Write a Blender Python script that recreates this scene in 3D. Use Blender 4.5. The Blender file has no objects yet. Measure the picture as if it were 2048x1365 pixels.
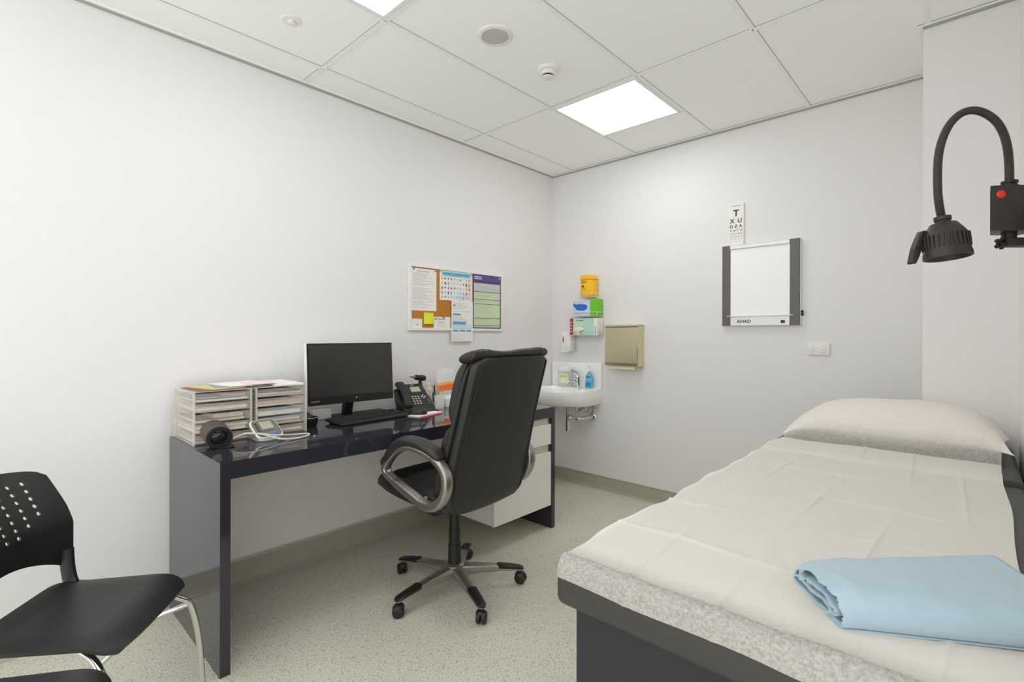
import bpy, bmesh, math, random
from mathutils import Vector, Matrix, noise
R = math.radians
scene = bpy.context.scene
COL = scene.collection
random.seed(7)

# ---------------------------------------------------------------- camera, world, exposure
cam_d = bpy.data.cameras.new('camera')
cam = bpy.data.objects.new('camera', cam_d)
COL.objects.link(cam)
cam_d.sensor_width = 36.0
cam_d.lens = 996.4974 / 2048 * 36.0
cam_d.shift_y = (669.356 - 682.5) / 2048
cam_d.clip_start = 0.02
cam.rotation_mode = 'XYZ'
YAW = 0.748974
_F = Vector((-math.sin(YAW), math.cos(YAW), 0)); _Rv = Vector((math.cos(YAW), math.sin(YAW), 0)); _U = Vector((0, 0, 1))
_roll = 0.0022
_X = _Rv * math.cos(_roll) + _U * math.sin(_roll); _Y = -_Rv * math.sin(_roll) + _U * math.cos(_roll)
_M = Matrix((_X, _Y, -_F)).transposed().to_4x4()
_M.translation = Vector((2.7823, -3.5311, 1.2806))
cam.matrix_world = _M
scene.camera = cam

wld = bpy.data.worlds.new('world'); scene.world = wld; wld.use_nodes = True
wld.node_tree.nodes['Background'].inputs[0].default_value = (1.0, 1.0, 1.0, 1)
wld.node_tree.nodes['Background'].inputs[1].default_value = 1.12  # white world added as soft fill through the open sides
scene.view_settings.view_transform = 'Standard'
scene.view_settings.look = 'None'
scene.view_settings.gamma = 1.0
scene.view_settings.use_curve_mapping = False
scene.view_settings.exposure = 0.5
scene.cycles.max_bounces = 16
scene.cycles.diffuse_bounces = 14      # a white room is lit mostly by light passed from wall to wall
scene.cycles.glossy_bounces = 5
scene.cycles.transparent_max_bounces = 24
PANEL_STRENGTH = 5.4          # the ceiling LED panels light the room

# ---------------------------------------------------------------- materials
def lin(c):
    return tuple(((v / 255) / 12.92 if v / 255 <= 0.04045 else ((v / 255 + 0.055) / 1.055) ** 2.4) for v in c) + (1.0,)

def mat(name, col, rough=0.5, metal=0.0, spec=0.5, coat=0.0, trans=0.0, alpha=1.0, var=0.0, vscale=20.0, bump=0.0, bscale=200.0, emit=None, estr=0.0, sheen=0.0, ior=1.5):
    m = bpy.data.materials.new(name); m.use_nodes = True
    nt = m.node_tree; b = nt.nodes['Principled BSDF']
    b.inputs['Base Color'].default_value = lin(col)
    b.inputs['Roughness'].default_value = rough
    b.inputs['Metallic'].default_value = metal
    b.inputs['Specular IOR Level'].default_value = spec
    b.inputs['Coat Weight'].default_value = coat
    b.inputs['Coat Roughness'].default_value = 0.03
    b.inputs['Transmission Weight'].default_value = trans
    b.inputs['IOR'].default_value = ior
    b.inputs['Alpha'].default_value = alpha
    b.inputs['Sheen Weight'].default_value = sheen
    if emit:
        b.inputs['Emission Color'].default_value = lin(emit); b.inputs['Emission Strength'].default_value = estr
    tc = nt.nodes.new('ShaderNodeTexCoord')
    n = nt.nodes.new('ShaderNodeTexNoise'); n.inputs['Scale'].default_value = vscale; n.inputs['Detail'].default_value = 4
    nt.links.new(tc.outputs['Object'], n.inputs['Vector'])
    mx = nt.nodes.new('ShaderNodeMix'); mx.data_type = 'RGBA'
    v = max(var, 0.012)
    mx.inputs[6].default_value = tuple(x * (1 - v) for x in lin(col)[:3]) + (1,)
    mx.inputs[7].default_value = tuple(min(1, x * (1 + v)) for x in lin(col)[:3]) + (1,)
    nt.links.new(n.outputs['Fac'], mx.inputs[0]); nt.links.new(mx.outputs[2], b.inputs['Base Color'])
    if bump:
        n2 = nt.nodes.new('ShaderNodeTexNoise'); n2.inputs['Scale'].default_value = bscale; n2.inputs['Detail'].default_value = 3
        nt.links.new(tc.outputs['Object'], n2.inputs['Vector'])
        bp = nt.nodes.new('ShaderNodeBump'); bp.inputs['Strength'].default_value = bump; bp.inputs['Distance'].default_value = 0.002
        nt.links.new(n2.outputs['Fac'], bp.inputs['Height']); nt.links.new(bp.outputs[0], b.inputs['Normal'])
    return m

def floor_material():
    m = mat('speckled_vinyl', (150, 151, 139), rough=0.42, spec=0.4)
    nt = m.node_tree; b = nt.nodes['Principled BSDF']
    tc = nt.nodes.new('ShaderNodeTexCoord')
    def nz(scale, det=2):
        n = nt.nodes.new('ShaderNodeTexNoise'); n.inputs['Scale'].default_value = scale; n.inputs['Detail'].default_value = det
        nt.links.new(tc.outputs['Object'], n.inputs['Vector']); return n
    a = nz(260, 3); r = nt.nodes.new('ShaderNodeValToRGB')
    r.color_ramp.elements[0].position = 0.34; r.color_ramp.elements[0].color = lin((168, 166, 150))
    r.color_ramp.elements[1].position = 0.66; r.color_ramp.elements[1].color = lin((247, 245, 230))
    e = r.color_ramp.elements.new(0.5); e.color = lin((217, 215, 198))
    nt.links.new(a.outputs['Fac'], r.inputs[0])
    v = nt.nodes.new('ShaderNodeTexVoronoi'); v.inputs['Scale'].default_value = 170
    nt.links.new(tc.outputs['Object'], v.inputs['Vector'])
    r2 = nt.nodes.new('ShaderNodeValToRGB'); r2.color_ramp.interpolation = 'CONSTANT'
    r2.color_ramp.elements[0].position = 0.0; r2.color_ramp.elements[0].color = (0.62, 0.62, 0.62, 1)
    r2.color_ramp.elements[1].position = 0.12; r2.color_ramp.elements[1].color = (1, 1, 1, 1)
    sep = nt.nodes.new('ShaderNodeSeparateColor'); nt.links.new(v.outputs['Color'], sep.inputs[0]); nt.links.new(sep.outputs[0], r2.inputs[0])
    mx = nt.nodes.new('ShaderNodeMix'); mx.data_type = 'RGBA'; mx.blend_type = 'MULTIPLY'; mx.inputs[0].default_value = 0.7
    nt.links.new(r.outputs[0], mx.inputs[6]); nt.links.new(r2.outputs[0], mx.inputs[7])
    nt.links.new(mx.outputs[2], b.inputs['Base Color'])
    return m

def fabric_sheet_material(name, col, alo, ahi, fib=0.06):
    m = mat(name, col, rough=0.85, spec=0.15, sheen=0.15)
    nt = m.node_tree; b = nt.nodes['Principled BSDF']
    tc = nt.nodes.new('ShaderNodeTexCoord')
    mp = nt.nodes.new('ShaderNodeMapping'); mp.inputs['Scale'].default_value = (90, 22, 90)
    mp.inputs['Rotation'].default_value = (0, 0, R(80))
    nt.links.new(tc.outputs['Object'], mp.inputs[0])
    n = nt.nodes.new('ShaderNodeTexNoise'); n.inputs['Scale'].default_value = 2.2; n.inputs['Detail'].default_value = 6; n.inputs['Roughness'].default_value = 0.7
    nt.links.new(mp.outputs[0], n.inputs['Vector'])
    mr = nt.nodes.new('ShaderNodeMapRange'); mr.inputs[1].default_value = 1.0; mr.inputs[2].default_value = 0.7
    mr.inputs[3].default_value = alo; mr.inputs[4].default_value = ahi
    nt.links.new(n.outputs['Fac'], mr.inputs[0])
    # hem and pillow bridge: alpha lowered in blotches, standing in for shade
    at = nt.nodes.new('ShaderNodeAttribute'); at.attribute_name = 'tex_factor'
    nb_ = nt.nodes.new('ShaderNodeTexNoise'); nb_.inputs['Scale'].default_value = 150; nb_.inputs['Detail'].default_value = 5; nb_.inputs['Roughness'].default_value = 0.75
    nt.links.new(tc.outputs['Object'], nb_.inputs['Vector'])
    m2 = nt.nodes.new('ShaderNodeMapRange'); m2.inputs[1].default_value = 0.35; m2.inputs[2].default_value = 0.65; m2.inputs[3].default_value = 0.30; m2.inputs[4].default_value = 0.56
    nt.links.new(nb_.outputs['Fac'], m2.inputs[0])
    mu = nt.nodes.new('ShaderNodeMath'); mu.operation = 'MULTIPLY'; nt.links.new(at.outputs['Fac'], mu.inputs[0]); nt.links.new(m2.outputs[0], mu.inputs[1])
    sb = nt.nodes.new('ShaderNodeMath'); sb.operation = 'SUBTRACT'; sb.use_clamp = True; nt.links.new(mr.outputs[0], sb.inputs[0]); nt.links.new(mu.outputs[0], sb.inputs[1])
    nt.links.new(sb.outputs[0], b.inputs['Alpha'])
    mx = nt.nodes.new('ShaderNodeMix'); mx.data_type = 'RGBA'
    mx.inputs[6].default_value = tuple(x * (1 - fib) for x in lin(col)[:3]) + (1,)
    mx.inputs[7].default_value = tuple(min(1, x * (1 + fib)) for x in lin(col)[:3]) + (1,)
    nt.links.new(n.outputs['Fac'], mx.inputs[0]); nt.links.new(mx.outputs[2], b.inputs['Base Color'])
    return m

def brushed(name, col, rough=0.3, tex_factor=(2, 2, 160)):
    m = mat(name, col, rough=rough, metal=1.0)
    nt = m.node_tree; b = nt.nodes['Principled BSDF']
    tc = nt.nodes.new('ShaderNodeTexCoord'); mp = nt.nodes.new('ShaderNodeMapping'); mp.inputs['Scale'].default_value = tex_factor
    n = nt.nodes.new('ShaderNodeTexNoise'); n.inputs['Scale'].default_value = 4
    nt.links.new(tc.outputs['Object'], mp.inputs[0]); nt.links.new(mp.outputs[0], n.inputs['Vector'])
    mr = nt.nodes.new('ShaderNodeMapRange'); mr.inputs[3].default_value = rough * 0.7; mr.inputs[4].default_value = rough * 1.35
    nt.links.new(n.outputs['Fac'], mr.inputs[0]); nt.links.new(mr.outputs[0], b.inputs['Roughness'])
    return m

WALL = (233, 232, 231)
M = {}
M['wall'] = mat('wall_paint', WALL, rough=0.55, spec=0.3, bump=0.05, bscale=300)
M['ceiling'] = mat('ceiling_tile', (252, 253, 251), rough=0.9, spec=0.1, bump=0.08, bscale=500)
M['tbar'] = mat('grid_white', (246, 247, 244), rough=0.4)
M['gap'] = mat('painted_shadow_grey', (170, 171, 164), rough=0.8)
M['floor'] = floor_material()
M['skirt'] = mat('olive_vinyl_skirting', (178, 175, 156), rough=0.4)
M['bead'] = mat('skirting_bead', (205, 203, 190), rough=0.5)
M['panel'] = mat('lit_diffuser', (255, 255, 255), rough=0.5, emit=(255, 254, 255), estr=PANEL_STRENGTH)
M['desk'] = mat('dark_gloss_laminate', (46, 47, 54), rough=0.06, spec=0.5, coat=0.15)
M['white_gloss'] = mat('white_gloss_laminate', (243, 239, 231), rough=0.1, spec=0.5, coat=0.3)
M['white'] = mat('white_plastic', (236, 236, 232), rough=0.35)
M['porcelain'] = mat('white_porcelain', (250, 250, 249), rough=0.08, coat=0.5)
M['black'] = mat('black_plastic', (26, 26, 26), rough=0.42)
M['blackm'] = mat('matte_black_plastic', (36, 34, 33), rough=0.6)
M['lampb'] = mat('dark_brown_black_plastic', (46, 40, 38), rough=0.45)
M['screen'] = mat('dark_screen', (56, 55, 53), rough=0.25, spec=0.4)
M['lcd'] = mat('grey_green_lcd', (176, 182, 158), rough=0.25)
M['leather'] = mat('black_leather', (46, 44, 42), rough=0.42, spec=0.45, bump=0.25, bscale=260, var=0.06)
M['chrome'] = mat('chrome', (225, 225, 222), rough=0.06, metal=1.0)
M['gunmetal'] = mat('satin_gunmetal', (170, 167, 159), rough=0.33, metal=0.85)
M['steel'] = brushed('champagne_steel', (222, 212, 180), 0.3)
M['alu'] = mat('satin_aluminium', (226, 228, 227), rough=0.35, metal=0.3)
M['greyalu'] = mat('dark_grey_aluminium', (100, 96, 93), rough=0.4, metal=0.4)
M['vinyl'] = mat('charcoal_vinyl', (57, 55, 51), rough=0.5, bump=0.12, bscale=400)
M['navy'] = mat('dark_navy_laminate', (40, 41, 47), rough=0.28, spec=0.4)
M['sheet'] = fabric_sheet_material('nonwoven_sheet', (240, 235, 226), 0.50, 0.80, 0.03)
M['pillow'] = mat('white_pillow_slip', (250, 250, 253), rough=0.8, var=0.02, bump=0.2, bscale=60)
M['blue_cloth'] = mat('light_blue_cloth', (172, 194, 205), rough=0.85, spec=0.15, bump=0.1, bscale=700, sheen=0.2)
def acrylic(name, col, alpha=0.3, rough=0.08):
    return mat(name, col, rough=rough, alpha=alpha, spec=0.7)
M['acrylic'] = acrylic('clear_acrylic', (232, 228, 216), 0.20, 0.05)
M['acrylic_edge'] = acrylic('clear_acrylic_edge', (240, 237, 226), 0.5)
M['cork'] = mat('cork', (190, 126, 48), rough=0.9, var=0.12, vscale=150)
M['opal'] = mat('opal_diffuser', (252, 253, 252), rough=0.3)
M['paper'] = mat('white_paper', (240, 238, 234), rough=0.8)
M['ink'] = mat('grey_print', (182, 180, 178), rough=0.8)
M['inkd'] = mat('black_print', (40, 40, 42), rough=0.7)
M['purple'] = mat('purple_print', (92, 76, 150), rough=0.7)
M['greenp'] = mat('pale_green_print', (205, 224, 176), rough=0.8)
M['greenl'] = mat('green_line_print', (108, 150, 84), rough=0.8)
M['lilac'] = mat('grey_lilac_print', (205, 203, 212), rough=0.8)
M['edge_grey'] = mat('dark_grey_border_print', (84, 82, 92), rough=0.8)
M['cyan'] = mat('cyan_print', (116, 196, 222), rough=0.8)
M['bluep'] = mat('blue_print', (96, 172, 208), rough=0.8)
M['paleblue'] = mat('pale_blue_print', (205, 230, 238), rough=0.8)
M['pinkp'] = mat('pale_pink_print', (240, 218, 212), rough=0.8)
M['yellow_note'] = mat('yellow_note', (226, 240, 40), rough=0.7)
M['sharps'] = mat('yellow_polypropylene', (252, 196, 22), rough=0.35)
M['green_box'] = mat('bright_green_card', (120, 200, 40), rough=0.5)
M['blue_box'] = mat('pale_blue_card', (205, 222, 240), rough=0.5)
M['bluew'] = mat('strong_blue_print', (34, 110, 206), rough=0.5)
M['mint'] = mat('mint_card', (190, 226, 206), rough=0.5)
M['red'] = mat('red_print', (196, 44, 44), rough=0.5)
M['cream'] = mat('cream_latex', (238, 234, 206), rough=0.6)
M['orange'] = mat('orange_print', (240, 110, 40), rough=0.5)
M['amber'] = mat('amber_print', (240, 180, 70), rough=0.5)
M['clear_bag'] = acrylic('clear_plastic_bag', (240, 240, 240), 0.5, 0.2)
M['clear_white'] = acrylic('translucent_white_plastic', (235, 235, 230), 0.7, 0.2)
M['brown'] = mat('brown_grey_nylon', (84, 76, 74), rough=0.75)
M['grey_face'] = mat('grey_panel', (116, 114, 106), rough=0.4)
M['hose'] = mat('grey_white_rubber', (214, 210, 198), rough=0.45)
M['bluebtn'] = mat('blue_button', (110, 120, 190), rough=0.4)
M['silver'] = mat('silver_plastic', (200, 200, 198), rough=0.3, metal=0.5)
M['redbtn'] = mat('red_button', (226, 44, 34), rough=0.3)
M['wood'] = mat('pale_wood', (206, 176, 132), rough=0.6, var=0.1)
M['pink'] = mat('pink_card', (222, 84, 98), rough=0.6)
M['grille'] = mat('grey_speaker_grille', (196, 192, 190), rough=0.7, bump=0.4, bscale=900)
M['bottle_blue'] = mat('blue_liquid_soap', (120, 196, 226), rough=0.15, alpha=0.85)
M['label_blue'] = mat('blue_label', (40, 140, 190), rough=0.5)
M['label_green'] = mat('pale_green_label', (200, 210, 150), rough=0.6)
M['wire'] = acrylic('white_coated_wire', (240, 240, 238), 0.95, 0.3)
M['glass'] = mat('lamp_lens', (170, 170, 166), rough=0.1, metal=0.3)
M['rosepaper'] = mat('rose_papers', (212, 178, 168), rough=0.8)
M['manila'] = mat('manila_papers', (222, 200, 176), rough=0.8)
M['bluepaper'] = mat('blue_grey_papers', (150, 164, 186), rough=0.8)
M['yellowpaper'] = mat('pale_yellow_paper', (206, 204, 140), rough=0.8)
M['redpaper'] = mat('terracotta_paper', (156, 96, 84), rough=0.8)

# ---------------------------------------------------------------- object helpers
INV = {}     # thing name -> inverse of its placement, so parts may be given in room coordinates
def tag(o, label=None, cat=None, group=None, kind=None):
    if label: o['label'] = label
    if cat: o['category'] = cat
    if group: o['group'] = group
    if kind: o['kind'] = kind
    return o
def thing(name, label, cat, loc=(0, 0, 0), rz=0.0, group=None):
    o = bpy.data.objects.new(name, None); COL.objects.link(o)
    o.empty_display_size = 0.05
    o.location = loc; o.rotation_euler = (0, 0, rz)
    INV[o.name] = (Matrix.Translation(Vector(loc)) @ Matrix.Rotation(rz, 4, 'Z')).inverted()
    return tag(o, label, cat, group)
def root_inv(p):
    while p is not None:
        if p.name in INV: return INV[p.name]
        p = p.parent
    return Matrix()
def put(name, bm, m, parent=None, label=None, local=False, smooth=40, kind=None):
    """link a bmesh as ONE mesh object; room coordinates unless local"""
    if parent is not None and not local:
        bm.transform(root_inv(parent))
    me = bpy.data.meshes.new(name)
    bmesh.ops.recalc_face_normals(bm, faces=bm.faces)
    bm.to_mesh(me); bm.free()
    mats = m if isinstance(m, (list, tuple)) else [m]
    for x in mats: me.materials.append(M[x])
    if smooth:
        me.shade_smooth(); me.set_sharp_from_angle(angle=R(smooth))
    o = bpy.data.objects.new(name, me); COL.objects.link(o)
    if parent is not None: o.parent = parent
    if label: o['label'] = label
    if kind: o['kind'] = kind
    return o
def single(name, bm, m, label, cat, group=None, origin=None, smooth=40):
    """a thing that is one mesh, origin at its base"""
    vs = [v.co for v in bm.verts]
    if origin is None:
        origin = Vector((sum(v.x for v in vs) / len(vs), sum(v.y for v in vs) / len(vs), min(v.z for v in vs)))
    bm.transform(Matrix.Translation(-Vector(origin)))
    o = put(name, bm, m, None, smooth=smooth); o.location = origin
    return tag(o, label, cat, group)
def struct(name, bm, m, smooth=0):
    return tag(put(name, bm, m, None, smooth=smooth), kind='structure')

def B(): return bmesh.new()
def merge(bm, other):
    me = bpy.data.meshes.new('t'); other.to_mesh(me); other.free(); bm.from_mesh(me); bpy.data.meshes.remove(me)
def box(bm, x0, x1, y0, y1, z0, z1, bev=0.0, seg=2, mi=0, rot=None, piv=None):
    b = bmesh.new()
    bmesh.ops.create_cube(b, size=1)
    for v in b.verts:
        v.co = Vector((x0 + (v.co.x + .5) * (x1 - x0), y0 + (v.co.y + .5) * (y1 - y0), z0 + (v.co.z + .5) * (z1 - z0)))
    if bev:
        bmesh.ops.bevel(b, geom=b.edges[:], offset=bev, segments=seg, affect='EDGES', profile=0.5)
    for f in b.faces: f.material_index = mi
    if rot is not None:
        c = Vector(piv) if piv is not None else Vector(((x0 + x1) / 2, (y0 + y1) / 2, (z0 + z1) / 2))
        b.transform(Matrix.Translation(c) @ rot @ Matrix.Translation(-c))
    merge(bm, b); return bm
def lathe(bm, prof, c=(0, 0, 0), seg=32, axis=None, mi=0, caps=True, sx=1, sy=1):
    """prof: list of (radius, height); axis: direction of height"""
    b = bmesh.new(); rings = []
    for r, h in prof:
        rings.append([b.verts.new((r * math.cos(2 * math.pi * i / seg) * sx, r * math.sin(2 * math.pi * i / seg) * sy, h)) for i in range(seg)])
    for a, d in zip(rings, rings[1:]):
        for i in range(seg): b.faces.new((a[i], a[(i + 1) % seg], d[(i + 1) % seg], d[i]))
    if caps:
        if prof[0][0] > 1e-6: b.faces.new(rings[0][::-1])
        if prof[-1][0] > 1e-6: b.faces.new(rings[-1])
    bmesh.ops.remove_doubles(b, verts=b.verts, dist=1e-6)
    for f in b.faces: f.material_index = mi
    if axis is not None:
        q = Vector((0, 0, 1)).rotation_difference(Vector(axis)); b.transform(q.to_matrix().to_4x4())
    b.transform(Matrix.Translation(Vector(c))); merge(bm, b); return bm
def catmull(pts, n=8, closed=False):
    P = [Vector(p) for p in pts]; out = []; L = len(P)
    for i in range(L if closed else L - 1):
        g = (lambda k: P[k % L]) if closed else (lambda k: P[min(max(k, 0), L - 1)])
        a, b_, c, d = g(i - 1), g(i), g(i + 1), g(i + 2)
        for j in range(n):
            t = j / n
            out.append(0.5 * ((2 * b_) + (c - a) * t + (2 * a - 5 * b_ + 4 * c - d) * t * t + (3 * b_ - a - 3 * c + d) * t ** 3))
    if not closed: out.append(P[-1].copy())
    return out
def tube(bm, pts, r, seg=10, closed=False, n=0, mi=0, prof=None, up=None, caps=True):
    """sweep a circle (or prof list of (a,b)) along pts; r may be a function of 0..1"""
    P = catmull(pts, n, closed) if n else [Vector(p) for p in pts]
    b = bmesh.new(); L = len(P); rings = []; prev = None
    for i, p in enumerate(P):
        if closed: t = (P[(i + 1) % L] - P[i - 1])
        else: t = P[min(i + 1, L - 1)] - P[max(i - 1, 0)]
        t.normalize()
        if up is not None:
            s = t.cross(Vector(up)).normalized(); u = s.cross(t).normalized()
        else:
            if prev is None:
                a = Vector((0, 0, 1)) if abs(t.z) < 0.9 else Vector((1, 0, 0))
                s = t.cross(a).normalized()
            else:
                s = (prev - t * prev.dot(t)).normalized()
            prev = s; u = s.cross(t).normalized()
        rr = r(i / max(1, L - 1)) if callable(r) else r
        if prof: ring = [b.verts.new(p + s * (a * rr) + u * (c * rr)) for a, c in prof]
        else: ring = [b.verts.new(p + (s * math.cos(2 * math.pi * k / seg) + u * math.sin(2 * math.pi * k / seg)) * rr) for k in range(seg)]
        rings.append(ring)
    S = len(rings[0])
    for i in range(L if closed else L - 1):
        a, d = rings[i], rings[(i + 1) % L]
        for k in range(S): b.faces.new((a[k], a[(k + 1) % S], d[(k + 1) % S], d[k]))
    if not closed and caps:
        b.faces.new(rings[0][::-1]); b.faces.new(rings[-1])
    for f in b.faces: f.material_index = mi
    merge(bm, b); return bm
def superellipse(a, c, p=4, n=32):
    out = []
    for i in range(n):
        t = 2 * math.pi * i / n; co, si = math.cos(t), math.sin(t)
        out.append((a * math.copysign(abs(co) ** (2 / p), co), c * math.copysign(abs(si) ** (2 / p), si)))
    return out
def loft(bm, rings, caps=True, mi=0, closed_path=False):
    b = bmesh.new(); V = [[b.verts.new(p) for p in r] for r in rings]; S = len(V[0])
    for a, d in zip(V, V[1:] + ([V[0]] if closed_path else [])):
        if a is d: continue
        for k in range(S): b.faces.new((a[k], a[(k + 1) % S], d[(k + 1) % S], d[k]))
    if caps and not closed_path: b.faces.new(V[0][::-1]); b.faces.new(V[-1])
    for f in b.faces: f.material_index = mi
    merge(bm, b); return bm
def prism(bm, poly, h0, h1, plane='xy', mi=0, bev=0.0):
    """extrude a polygon; plane gives its two axes, h along the third"""
    b = bmesh.new()
    def mk(a, c, h):
        return {'xy': (a, c, h), 'xz': (a, h, c), 'yz': (h, a, c)}[plane]
    lo = [b.verts.new(mk(a, c, h0)) for a, c in poly]; hi = [b.verts.new(mk(a, c, h1)) for a, c in poly]
    n = len(poly)
    b.faces.new(lo[::-1]); b.faces.new(hi)
    for i in range(n): b.faces.new((lo[i], lo[(i + 1) % n], hi[(i + 1) % n], hi[i]))
    if bev: bmesh.ops.bevel(b, geom=b.edges[:], offset=bev, segments=2, affect='EDGES', profile=0.5)
    for f in b.faces: f.material_index = mi
    merge(bm, b); return bm
def grid(bm, fn, nu, nv, mi=0):
    V = [[bm.verts.new(fn(i / nu, j / nv)) for j in range(nv + 1)] for i in range(nu + 1)]
    for i in range(nu):
        for j in range(nv):
            f = bm.faces.new((V[i][j], V[i + 1][j], V[i + 1][j + 1], V[i][j + 1])); f.material_index = mi
    return V
def thicken(bm, t):
    """closed skin of thickness t on an open surface"""
    bmesh.ops.recalc_face_normals(bm, faces=bm.faces)
    bmesh.ops.solidify(bm, geom=bm.faces[:], thickness=t)
    return bm
FRAME = {'left': Matrix(((0, 0, 1), (1, 0, 0), (0, 1, 0))).to_4x4(),     # text on the left wall, seen from inside
         'back': Matrix(((1, 0, 0), (0, 0, -1), (0, 1, 0))).to_4x4(),
         'up': Matrix.Identity(4)}
def text_bm(body, size, origin, frame, depth=0.0006, align='LEFT', xs=1.0, bold=0.0):
    cu = bpy.data.curves.new('txt', 'FONT'); cu.body = body; cu.size = size; cu.extrude = depth; cu.align_x = align; cu.offset = bold
    cu.resolution_u = 3
    ob = bpy.data.objects.new('txt', cu); COL.objects.link(ob)
    bpy.context.view_layer.update()
    dg = bpy.context.evaluated_depsgraph_get()
    me = bpy.data.meshes.new_from_object(ob.evaluated_get(dg))
    b = bmesh.new(); b.from_mesh(me)
    bpy.data.objects.remove(ob); bpy.data.curves.remove(cu); bpy.data.meshes.remove(me)
    f = frame if isinstance(frame, Matrix) else FRAME[frame]
    b.transform(Matrix.Translation(Vector(origin)) @ f @ Matrix.Scale(xs, 4, (1, 0, 0)))
    return b

# ---------------------------------------------------------------- the room
H = 2.7
XR, XC, YC, YF = 2.917, 2.605, -0.566, -3.75       # right wall, pillar edge, pillar face, room end behind the camera, left open for fill light
struct('floor', box(B(), -0.1, XR + 0.1, YF - 1.2, 0.1, -0.1, 0.0), 'floor')
struct('wall_left', box(B(), -0.1, 0.0, YF - 0.1, 0.1, 0.0, H + 0.06), 'wall')
struct('wall_back', box(B(), 0.0, XR + 0.1, 0.0, 0.1, 0.0, H + 0.06), 'wall')
struct('wall_right', box(B(), XR, XR + 0.1, -2.75, 0.0, 0.0, H + 0.06), 'wall')  # near end left out so world light reaches under the desk
struct('wall_pillar', box(B(), XC, XR, YC, 0.0, 0.0, H + 0.06), 'wall')
struct('ceiling', box(B(), 0.0, XR, YF, 0.0, H + 0.005, H + 0.05), 'ceiling')
# suspended grid: tiles sit a little above the white T bars
GX = [0.222 + 0.6 * i for i in range(5)]
GY = [-1.07 - 1.2 * i for i in range(3)]
LIGHTS = [(GX[1], GY[0]), (GX[1], GY[1] - 0.6)]
HID_L = (GX[3] - 0.3, GY[2])
n = 0
def tile_rects():
    xs = [0.0] + GX + [XR]; ys = [0.0] + GY + [YF]
    return xs, ys
xs, ys = tile_rects()
tb = 0
for i, gx in enumerate(GX):
    if gx < XR - 0.05:
        tb += 1; struct('trim_%d' % tb, box(box(B(), gx - 0.012, gx + 0.012, YF, 0.0, H + 0.001, H + 0.005), gx - 0.0015, gx + 0.0015, YF, 0.0, H, H + 0.002), 'tbar')
for gy in GY:
    tb += 1; bm = box(B(), 0.0, XR, gy - 0.012, gy + 0.012, H, H + 0.005)
    struct('trim_%d' % tb, bm, 'tbar')
# grey strips painted as shadow in the gap beside each bar
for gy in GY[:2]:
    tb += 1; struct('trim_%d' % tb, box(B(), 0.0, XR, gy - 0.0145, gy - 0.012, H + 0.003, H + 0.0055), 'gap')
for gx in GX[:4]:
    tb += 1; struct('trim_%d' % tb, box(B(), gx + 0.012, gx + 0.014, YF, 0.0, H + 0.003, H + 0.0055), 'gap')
# perimeter angle
def angle(x0, x1, y0, y1):
    global tb
    tb += 1; struct('trim_%d' % tb, box(B(), x0, x1, y0, y1, H - 0.004, H + 0.005), 'tbar')
angle(0.0, 0.018, YF, 0.0)
angle(0.018, XC, -0.018, 0.0)
angle(XC - 0.018, XC, YC - 0.018, -0.018)
angle(XC, XR, YC - 0.018, YC)
angle(XR - 0.018, XR, YF, YC - 0.018)
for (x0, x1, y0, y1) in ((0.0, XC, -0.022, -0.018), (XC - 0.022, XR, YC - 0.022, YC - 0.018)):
    tb += 1; struct('trim_%d' % tb, box(B(), x0, x1, y0, y1, H + 0.003, H + 0.0055), 'gap')  # grey strip painted in as shadow beside the angle
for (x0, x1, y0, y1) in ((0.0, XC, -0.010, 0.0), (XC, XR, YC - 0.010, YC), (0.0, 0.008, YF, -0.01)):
    tb += 1; struct('trim_%d' % tb, box(B(), x0, x1, y0, y1, H - 0.013, H - 0.004), 'gap')  # grey band below the angle stands in for its shadow

# vinyl cove skirting with a pale bead along its top and foot
def skirting(name, horiz):
    prof = [(0.0, 0.0), (0.024, 0.0), (0.016, 0.004), (0.010, 0.012), (0.006, 0.026), (0.006, 0.104), (0.0, 0.108)]
    bm = B()
    if horiz: prism(bm, [(-a, c) for a, c in prof], 0.0, XC, 'yz')
    else: prism(bm, prof, YF, 0.0, 'xz')
    o = struct(name, bm, 'skirt')
    bm = B()
    if horiz:
        box(bm, 0.0, XC, -0.010, 0.0, 0.108, 0.114); box(bm, 0.024, XC, -0.028, -0.024, 0.0, 0.0012)
    else:
        box(bm, 0.0, 0.010, YF, 0.0, 0.108, 0.114); box(bm, 0.024, 0.028, YF, -0.024, 0.0, 0.0012)
    put('bead', bm, 'bead', o, smooth=0)
skirting('baseboard_left', False)
skirting('baseboard_back', True)

# ---------------------------------------------------------------- ceiling fittings
def ceiling_light(x, y, label):
    t = thing('ceiling_light', label, 'ceiling light', (x + 0.3, y + 0.3, H - 0.004), 0, 'square LED panels in the ceiling')
    bm = B(); z0, z1 = H - 0.004, H + 0.0045; w = 0.018; a = 0.012
    for (x0, x1, y0, y1) in ((x + a, x + 0.6 - a, y + a, y + a + w), (x + a, x + 0.6 - a, y + 0.6 - a - w, y + 0.6 - a),
                             (x + a, x + a + w, y + a + w, y + 0.6 - a - w), (x + 0.6 - a - w, x + 0.6 - a, y + a + w, y + 0.6 - a - w)):
        box(bm, x0, x1, y0, y1, z0, z1)
    put('frame', bm, 'white', t, smooth=0)
    put('diffuser', box(B(), x + a + w, x + 0.6 - a - w, y + a + w, y + 0.6 - a - w, z0 + 0.002, z1 - 0.002), 'panel', t, smooth=0)
    return t
ceiling_light(*LIGHTS[0], 'square white lit ceiling panel nearest the back wall')
ceiling_light(*LIGHTS[1], 'square white lit ceiling panel cut off by the top of the photo')


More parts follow.
